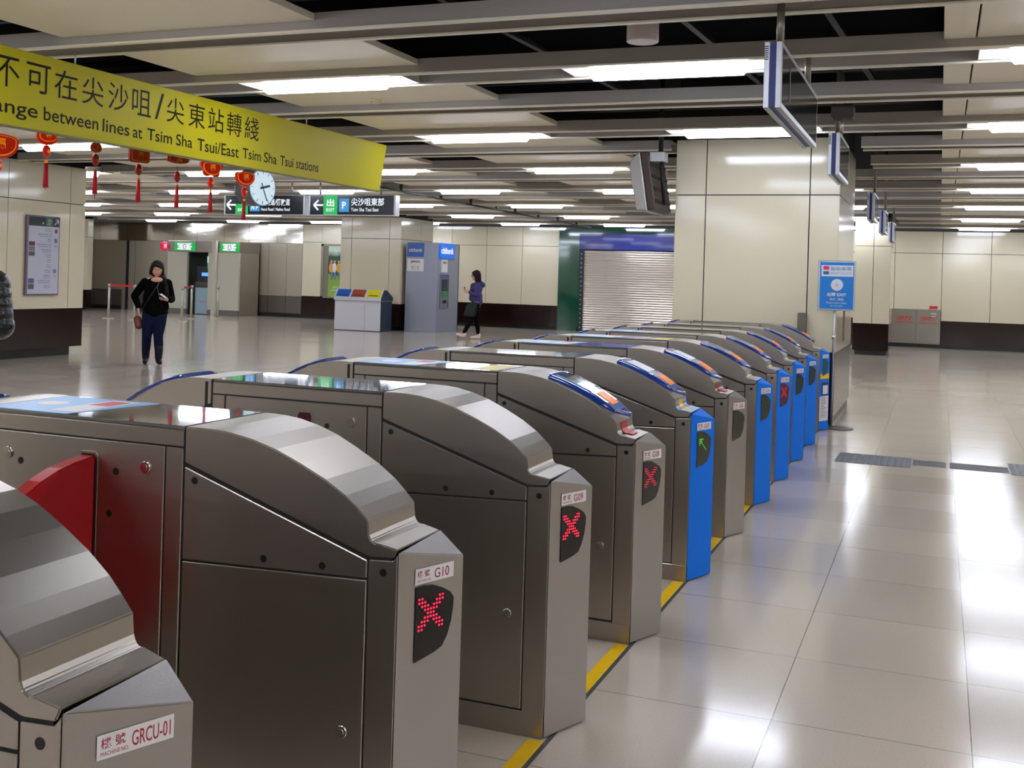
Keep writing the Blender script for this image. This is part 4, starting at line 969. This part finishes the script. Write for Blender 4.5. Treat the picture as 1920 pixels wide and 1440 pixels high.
def head(mb, c, f, up=(0, 0, 1), k=1.0):
    """face looks along f"""
    c = Vector(c); f = Vector(f).normalized(); up = Vector(up); s = f.cross(up).normalized()
    P = lambda a, b, z: c + f * a * k + s * b * k + up * z * k
    mb.ball(P(-.008, 0, .022), .094 * k, 20, 0, (.98, .92, 1.08)); mb.ball(P(.010, 0, -.03), .074 * k, 18, 0, (1, .92, 1.12))
    mb.capsule(P(.058, 0, -.078), P(.052, 0, -.086), .024 * k, .022 * k)
    for b in (-1, 1):
        mb.ball(P(.052, b * .038, -.03), .026 * k, 12); mb.capsule(P(.072, b * .02, .022), P(.066, b * .045, .022), .012 * k, .009 * k)
        mb.ball(P(-.005, b * .082, -.012), .020 * k, 10, 0, (.7, .5, 1.4))
    mb.capsule(P(.086, 0, .012), P(.100, 0, -.022), .007 * k, .011 * k); mb.ball(P(.092, .010, -.026), .007 * k, 8); mb.ball(P(.092, -.010, -.026), .007 * k, 8)
    mb.capsule(P(.082, -.013, -.053), P(.082, .013, -.053), .0075 * k); mb.capsule(P(.080, -.011, -.062), P(.080, .011, -.062), .0075 * k)
    return P
def face_parts(P, root, k=1.0, lips=(165, 80, 80)):
    for b in (-1, 1):
        e = MB(); e.ball(P(.081, b * .031, .004), .0115 * k, 10, 0, (1, 1, .7)); eo = e.build('eye', mat('eye_white', (215, 208, 202), .3), root)
        e = MB(); e.ball(P(.0885, b * .031, .004), .0065 * k, 8); e.build('iris', mat('iris_dark', (35, 22, 18), .2), eo)
        e = MB(); e.capsule(P(.089, b * .018, .024), P(.080, b * .047, .026), .0035 * k, .0025 * k, n=6); e.build('eyebrow', mat('brow_dark', (42, 28, 24), .6), root)
    e = MB(); e.capsule(P(.0885, -.016, -.0575), P(.0885, .016, -.0575), .0045 * k, n=6); e.build('lips', mat('lips_%d' % lips[0], lips, .4), root)
M_SKIN = mat('skin', (214, 160, 134), .5); M_HAIR = mat('hair_dark', (18, 8, 8), .5, spec=.2, bump=((60, 60, 3), 8, .4))

# walking woman in black sweater and jeans (built facing -y, then turned to the camera side)
w = empty('person', (-11.38, 13.75, 0), math.radians(39), 'person with long dark hair in black sweater and jeans walking, looking at phone', 'person')
HC = (0, 0, 1.485); HF = (.0, -1, -.14)
b = MB(); P = head(b, HC, HF, (0, -.14, .99), 1.0)
chain(b, [(V(0, .012, 1.42), .050), (V(0, .02, 1.33), .052)])
chain(b, [(V(-.14, .03, 1.30), .052), (V(0, .03, 1.29), .075), (V(.14, .03, 1.29), .052)])
b.ball((0, .02, 1.17), .13, 18, 0, (1.12, .80, 1.25)); b.ball((-.01, .02, 1.00), .115, 16, 0, (1.1, .82, 1.1)); b.ball((-.02, .03, .85), .145, 18, 0, (1.18, .85, .95))
SL, EL_, WL = V(-.175, .03, 1.28), V(-.325, .06, 1.06), V(-.265, -.06, .875)
SR, ER_, WR = V(.165, .03, 1.27), V(.225, .02, 1.02), V(.16, -.20, 1.015)
chain(b, [(SL, .050), (EL_, .038), (WL, .026)]); chain(b, [(SR, .050), (ER_, .038), (WR, .026)])
hand(b, WL, (.12, -.28, -.95), (.9, .3, 0), .35, .95); hand(b, WR, (-.72, -.55, .05), (-.1, .15, 1), .45, .95)
KL, AL = V(-.125, -.03, .44), V(-.135, .10, .085); KR, AR = V(.045, -.07, .45), V(.06, -.09, .09)
chain(b, [(V(-.095, .03, .84), .098), (V(-.11, .0, .64), .080), (KL, .056), (V(-.13, .045, .30), .052), (AL, .034)])
chain(b, [(V(.055, .03, .84), .098), (V(.05, -.02, .64), .080), (KR, .056), (V(.055, -.065, .30), .052), (AR, .034)])
chain(b, [(AL, .030), (V(-.139, .0, .045), .022), (V(-.14, -.07, .038), .018)]); chain(b, [(AR, .030), (V(.075, -.19, .046), .022), (V(.08, -.24, .045), .018)])
body = remesh(b, 'body', M_SKIN, w, .0065); face_parts(P, body)
c = MB()
c.ball((0, .02, 1.20), .158, 20, 0, (1.2, .84, 1.10)); c.ball((-.01, .02, 1.03), .165, 18, 0, (1.2, .86, 1.3)); c.ball((-.015, .03, .90), .195, 20, 0, (1.08, .82, .85)); c.ball((-.01, .03, .81), .190, 20, 0, (1.03, .82, .50))
chain(c, [(V(-.15, .03, 1.285), .063), (V(0, .045, 1.272), .072), (V(.15, .03, 1.28), .063)])
chain(c, [(SL, .068), (V(-.27, .05, 1.15), .062), (EL_, .058), (WL + V(0, 0, .03), .044)]); chain(c, [(SR, .068), (ER_, .060), (WR + V(.03, .03, 0), .044)])
sw = remesh(c, 'sweater', mat('black_knit', (6, 6, 7), .9, spec=.08, bump=((1, 1, 1), 60, .4)), w, .009)
nk = MB(); nk.ball((0, -.070, 1.322), .072, 16, 0, (1.25, .62, .62)); remesh(nk, 'neckline_skin', M_SKIN, body, .006)
j = MB()
chain(j, [(V(-.085, .03, .84), .120), (V(-.105, .0, .64), .102), (KL, .074), (V(-.13, .045, .30), .070), (V(-.134, .09, .16), .054)])
chain(j, [(V(.06, .03, .84), .120), (V(.055, -.02, .64), .102), (KR, .074), (V(.055, -.065, .30), .070), (V(.06, -.085, .16), .054)])
remesh(j, 'jeans', mat('navy_denim', (14, 22, 52), .8, spec=.15, bump=((1, 1, 1), 120, .2)), w, .008)
for A_, T_, kk in ((AL, V(-.142, -.09, .038), 0), (AR, V(.085, -.262, .045), 1)):
    q = MB(); chain(q, [(A_ + V(0, .0, .16), .066), (A_ + V(0, 0, .02), .056), (A_ + V(.0, -.01, -.035), .044), ((A_ + T_) / 2 + V(0, 0, -.012), .043), (T_, .034)]); q.capsule(A_ + V(0, .03, -.055), A_ + V(0, .02, -.04), .028, .034)
    remesh(q, 'boot', mat('dark_boot', (14, 16, 26), .5, spec=.25), w, .008)
h = MB()
h.ball(P(-.022, 0, .034), .102, 20, 0, (1.0, .95, 1.05)); h.capsule(P(.050, .045, .080), P(.080, -.03, .056), .018, .016); h.capsule(P(.078, -.015, .062), P(.055, -.074, .03), .016, .015); h.capsule(P(.06, .055, .055), P(.03, .08, -.02), .015, .018)
chain(h, [(P(.0, -.078, .03), .026), (P(.005, -.085, -.05), .024), (P(-.01, -.08, -.11), .018)])
chain(h, [(P(.0, .078, .03), .030), (P(.0, .088, -.06), .036), (V(.105, .0, 1.33), .042), (V(.135, -.035, 1.20), .044), (V(.155, -.05, 1.08), .036), (V(.16, -.05, .99), .018)])
chain(h, [(P(-.05, .04, .0), .07), (V(.075, .05, 1.36), .062), (V(.12, .02, 1.22), .052), (V(.15, .0, 1.08), .035)])
remesh(h, 'hair', M_HAIR, w, .008)
ph = MB().box(-.033, .033, -.004, .004, -.065, .065).build('phone', mat('phone_silver', (215, 215, 222), .25), w, bevel=.003); ph.location = (.105, -.265, 1.075); ph.rotation_euler = (math.radians(-60), 0, math.radians(50))
bg = MB(); bg.capsule((-.27, .07, .70), (-.25, .03, .60), .060, .062); bg.capsule((-.25, .09, .68), (-.235, .07, .60), .055, .058)
bag = remesh(bg, 'shoulder_bag', mat('brown_leather', (112, 58, 42), .45), w, .009)
m_ = MB(); chain(m_, [(V(.10, -.02, 1.36), .006), (V(-.02, -.16, 1.18), .006), (V(-.17, -.13, .92), .006), (V(-.26, .04, .74), .006)]); m_.build('bag_strap', mat('strap_dark', (38, 30, 30), .5), bag)
e = MB(); chain(e, [(V(.05, -.03, 1.37), .003), (V(.01, -.155, 1.20), .003), (V(.05, -.19, 1.04), .003), (V(.10, -.25, 1.06), .003)]); e.build('earphone_cord', mat('cord_grey', (120, 120, 124), .5), w)

# second woman, seen from the side in a purple jacket (built walking towards -x)
w = empty('person', (-10.45, 24.15, 0), math.radians(23.4), 'person in purple hooded jacket and white sneakers walking past the cash machine', 'person')
HC = (-.015, 0, 1.535); HF = (-1, 0, -.08)
b = MB(); P = head(b, HC, HF, (-.08, 0, .995), 1.0)
chain(b, [(V(.01, 0, 1.46), .050), (V(.02, 0, 1.37), .054)]); chain(b, [(V(.03, -.15, 1.33), .055), (V(.03, 0, 1.33), .08), (V(.03, .15, 1.33), .055)])
b.ball((.02, 0, 1.20), .13, 18, 0, (.85, 1.12, 1.3)); b.ball((.03, 0, .98), .13, 18, 0, (.85, 1.1, 1.2)); b.ball((.03, 0, .88), .14, 18, 0, (.88, 1.15, .9))
SN, EN, WN = V(.03, -.18, 1.32), V(.03, -.22, 1.07), V(-.17, -.14, 1.13); SF, EF, WF = V(.03, .18, 1.32), V(.03, .2, 1.08), V(-.17, .05, 1.14)
for A_ in ((SN, EN, WN), (SF, EF, WF)): chain(b, [(A_[0], .05), (A_[1], .038), (A_[2], .026)])
hand(b, WN, (-.9, .25, .35), (.1, .9, .3), .5, .95); hand(b, WF, (-.9, -.25, .3), (.1, -.9, .3), .5, .95)
KF, AF = V(-.10, -.06, .47), V(-.27, -.06, .115); KB, AB = V(.03, .06, .47), V(.08, .07, .09)
chain(b, [(V(.02, -.07, .86), .10), (KF, .058), (V(-.18, -.06, .31), .052), (AF, .034)]); chain(b, [(V(.03, .07, .86), .10), (KB, .058), (V(.07, .065, .30), .052), (AB, .034)])
chain(b, [(AF, .032), (V(-.37, -.06, .12), .028)]); chain(b, [(AB, .032), (V(-.03, .07, .04), .028)])
body = remesh(b, 'body', M_SKIN, w, .0075); face_parts(P, body)
g_ = MB()
for s in (-1, 1): g_.cyl(P(.100, s * .033, .004), P(.104, s * .033, .004), .024, n=16); bar(g_, P(.1, s * .055, .008), P(-.01, s * .088, .004), .004, .006)
bar(g_, P(.104, -.02, .008), P(.104, .02, .008), .004, .005); g_.build('glasses', mat('glasses_black', (18, 18, 20), .2), body)
M_PUR = mat('purple_nylon', (52, 30, 104), .5, bump=((1, 1, 1), 14, .5))
c = MB(); c.ball((.025, 0, 1.22), .16, 20, 0, (.86, 1.14, 1.10)); c.ball((.03, 0, 1.03), .165, 20, 0, (.84, 1.12, 1.1)); c.capsule((.03, -.05, .93), (.03, .05, .93), .145, .145)
chain(c, [(V(.03, -.16, 1.325), .068), (V(.04, 0, 1.33), .085), (V(.03, .16, 1.325), .068)])
for A_ in ((SN, EN, WN), (SF, EF, WF)): chain(c, [(A_[0], .074), (A_[1], .060), (A_[2] + V(.03, 0, 0), .045)])
chain(c, [(V(.11, -.08, 1.36), .06), (V(.15, 0, 1.32), .075), (V(.11, .08, 1.36), .06)])
remesh(c, 'jacket', M_PUR, w, .009)
v_ = MB(); v_.capsule((-.075, -.03, 1.30), (-.10, -.02, .98), .06, .065); v_.capsule((-.075, .03, 1.30), (-.10, .03, .98), .06, .065); remesh(v_, 'shirt', mat('shirt_dark', (46, 54, 58), .6), w, .009)
m_ = MB(); bar(m_, (-.02, -.185, .905), (.08, -.185, .905), .004, .012); m_.build('jacket_tab', M_ALU, w)
j = MB(); j.ball((.03, 0, .90), .158, 18, 0, (.9, 1.12, .85)); chain(j, [(V(.02, -.07, .88), .112), (KF, .068), (V(-.18, -.06, .31), .060), (V(-.25, -.06, .16), .045)]); chain(j, [(V(.03, .07, .88), .112), (KB, .068), (V(.07, .065, .30), .060), (V(.08, .07, .14), .045)])
remesh(j, 'trousers', mat('black_trousers', (8, 9, 11), .8, spec=.1), w, .009)
for pts in ([(V(-.245, -.06, .085), .042), (V(-.33, -.06, .09), .040), (V(-.42, -.06, .115), .030)], [(V(.10, .07, .05), .045), (V(.0, .07, .045), .040), (V(-.08, .07, .035), .030)]):
    q = MB(); chain(q, pts); q.capsule(pts[0][0] + V(0, 0, .0), pts[0][0] + V(.005, 0, .06), .042, .040); remesh(q, 'sneaker', mat('sneaker_white', (214, 200, 190), .5), w, .007)
h = MB(); h.ball(P(-.025, 0, .032), .106, 20, 0, (1.02, .96, 1.06)); h.capsule(P(-.05, 0, -.02), P(-.06, 0, -.14), .085, .07); h.capsule(P(.05, 0, .085), P(.07, .03, .06), .03, .024); h.capsule(P(.0, -.08, -.02), P(-.01, -.085, -.13), .035, .028); h.capsule(P(.0, .08, -.02), P(-.01, .085, -.13), .035, .028)
remesh(h, 'hair', mat('hair_brown', (38, 16, 15), .5, spec=.2, bump=((60, 60, 3), 8, .4)), w, .008)
tb = MB(); vs = [(-.22, -.20, .86), (.04, -.24, .90), (.06, -.17, .90), (-.20, -.13, .86)]; vb = [(-.30, -.22, .56), (-.02, -.26, .55), (0, -.15, .55), (-.28, -.11, .56)]
tb.hullprism([V(*q) for q in vb], [V(*q) for q in vs]); bag = tb.build('tote_bag', mat('dark_olive_canvas', (28, 31, 28), .8), w, bevel=.03, seg=3)
m_ = MB(); chain(m_, [(V(-.10, -.20, .87), .007), (V(-.02, -.23, 1.12), .007), (V(.03, -.17, 1.40), .007)]); m_.build('bag_handle', mat('strap_dark', (38, 30, 30), .5), bag)
mp = MB().box(-.012, .012, -.03, .03, -.06, .06).build('phone', mat('phone_black', (22, 20, 22), .3), w, bevel=.003); mp.location = (-.275, -.04, 1.20)

# person at the left edge in a black puffer jacket, seen from behind
w = empty('person', (-5.20, 4.60, 0), math.radians(20), 'person in black glossy puffer jacket cut off by the left edge', 'person')
b = MB(); P = head(b, (0, .02, 1.655), (0, 1, 0), (0, 0, 1), 1.04)
chain(b, [(V(0, -.0, 1.57), .058), (V(0, 0, 1.46), .062)]); chain(b, [(V(-.17, 0, 1.41), .06), (V(0, 0, 1.42), .09), (V(.17, 0, 1.41), .06)])
b.ball((0, 0, 1.25), .15, 18, 0, (1.15, .85, 1.3)); b.ball((0, 0, 1.02), .15, 18, 0, (1.1, .85, 1.2)); b.ball((0, 0, .92), .15, 16, 0, (1.1, .9, .8))
SL, EL_, WL = V(-.20, 0, 1.40), V(-.27, -.02, 1.12), V(-.22, .15, .95); SR, ER_, WR = V(.20, 0, 1.40), V(.245, .0, 1.17), V(.14, .24, 1.22)
for A_ in ((SL, EL_, WL), (SR, ER_, WR)): chain(b, [(A_[0], .055), (A_[1], .042), (A_[2], .028)])
hand(b, WL, (.1, .5, -.85), (1, 0, 0), .4); hand(b, WR, (-.5, .7, .3), (-.5, -.3, .6), .5)
for s in (-1, 1):
    chain(b, [(V(s * .09, 0, .90), .105), (V(s * .10, .02, .49), .062), (V(s * .10, -.01, .30), .056), (V(s * .10, -.02, .09), .038), (V(s * .11, .14, .035), .030)])
body = remesh(b, 'body', M_SKIN, w, .009); face_parts(P, body)
M_PUF = mat('black_puffer', (6, 6, 8), .3, bump=((1, 1, 2.2), 13, 1.0), coat=.3)
c = MB(); c.ball((0, 0, 1.28), .21, 20, 0, (1.05, .86, .95)); c.ball((0, 0, 1.10), .21, 20, 0, (1.03, .86, .9)); c.ball((0, 0, .93), .20, 20, 0, (1.03, .88, .8))
for A_ in ((SL, EL_, WL), (SR, ER_, WR)):
    for t in range(5):
        q = A_[0].lerp(A_[1], t / 4); c.ball(q + V(0, 0, -.01), .094 - .003 * t, 14)
    for t in range(1, 4): c.ball(A_[1].lerp(A_[2], t / 4), .078 - .006 * t, 12)
chain(c, [(V(-.17, 0, 1.40), .085), (V(0, 0, 1.44), .09), (V(.17, 0, 1.40), .085)]); c.capsule((0, -.01, 1.50), (0, -.01, 1.53), .085, .08)
remesh(c, 'puffer_jacket', M_PUF, w, .010, 2)
j = MB()
for s in (-1, 1): chain(j, [(V(s * .09, 0, .90), .118), (V(s * .10, .02, .49), .078), (V(s * .10, -.02, .12), .060)])
remesh(j, 'trousers', mat('black_trousers', (8, 9, 11), .8, spec=.1), w, .010)
for s in (-1, 1): q = MB(); chain(q, [(V(s * .10, -.04, .05), .045), (V(s * .11, .06, .045), .045), (V(s * .12, .17, .038), .036)]); remesh(q, 'shoe', mat('dark_boot', (14, 16, 26), .5, spec=.25), w, .009)
h = MB(); h.ball((0, .0, 1.69), .108, 20, 0, (.95, 1.02, 1.05)); h.capsule((0, -.03, 1.66), (0, -.03, 1.60), .09, .07); remesh(h, 'hair', M_HAIR, w, .009)
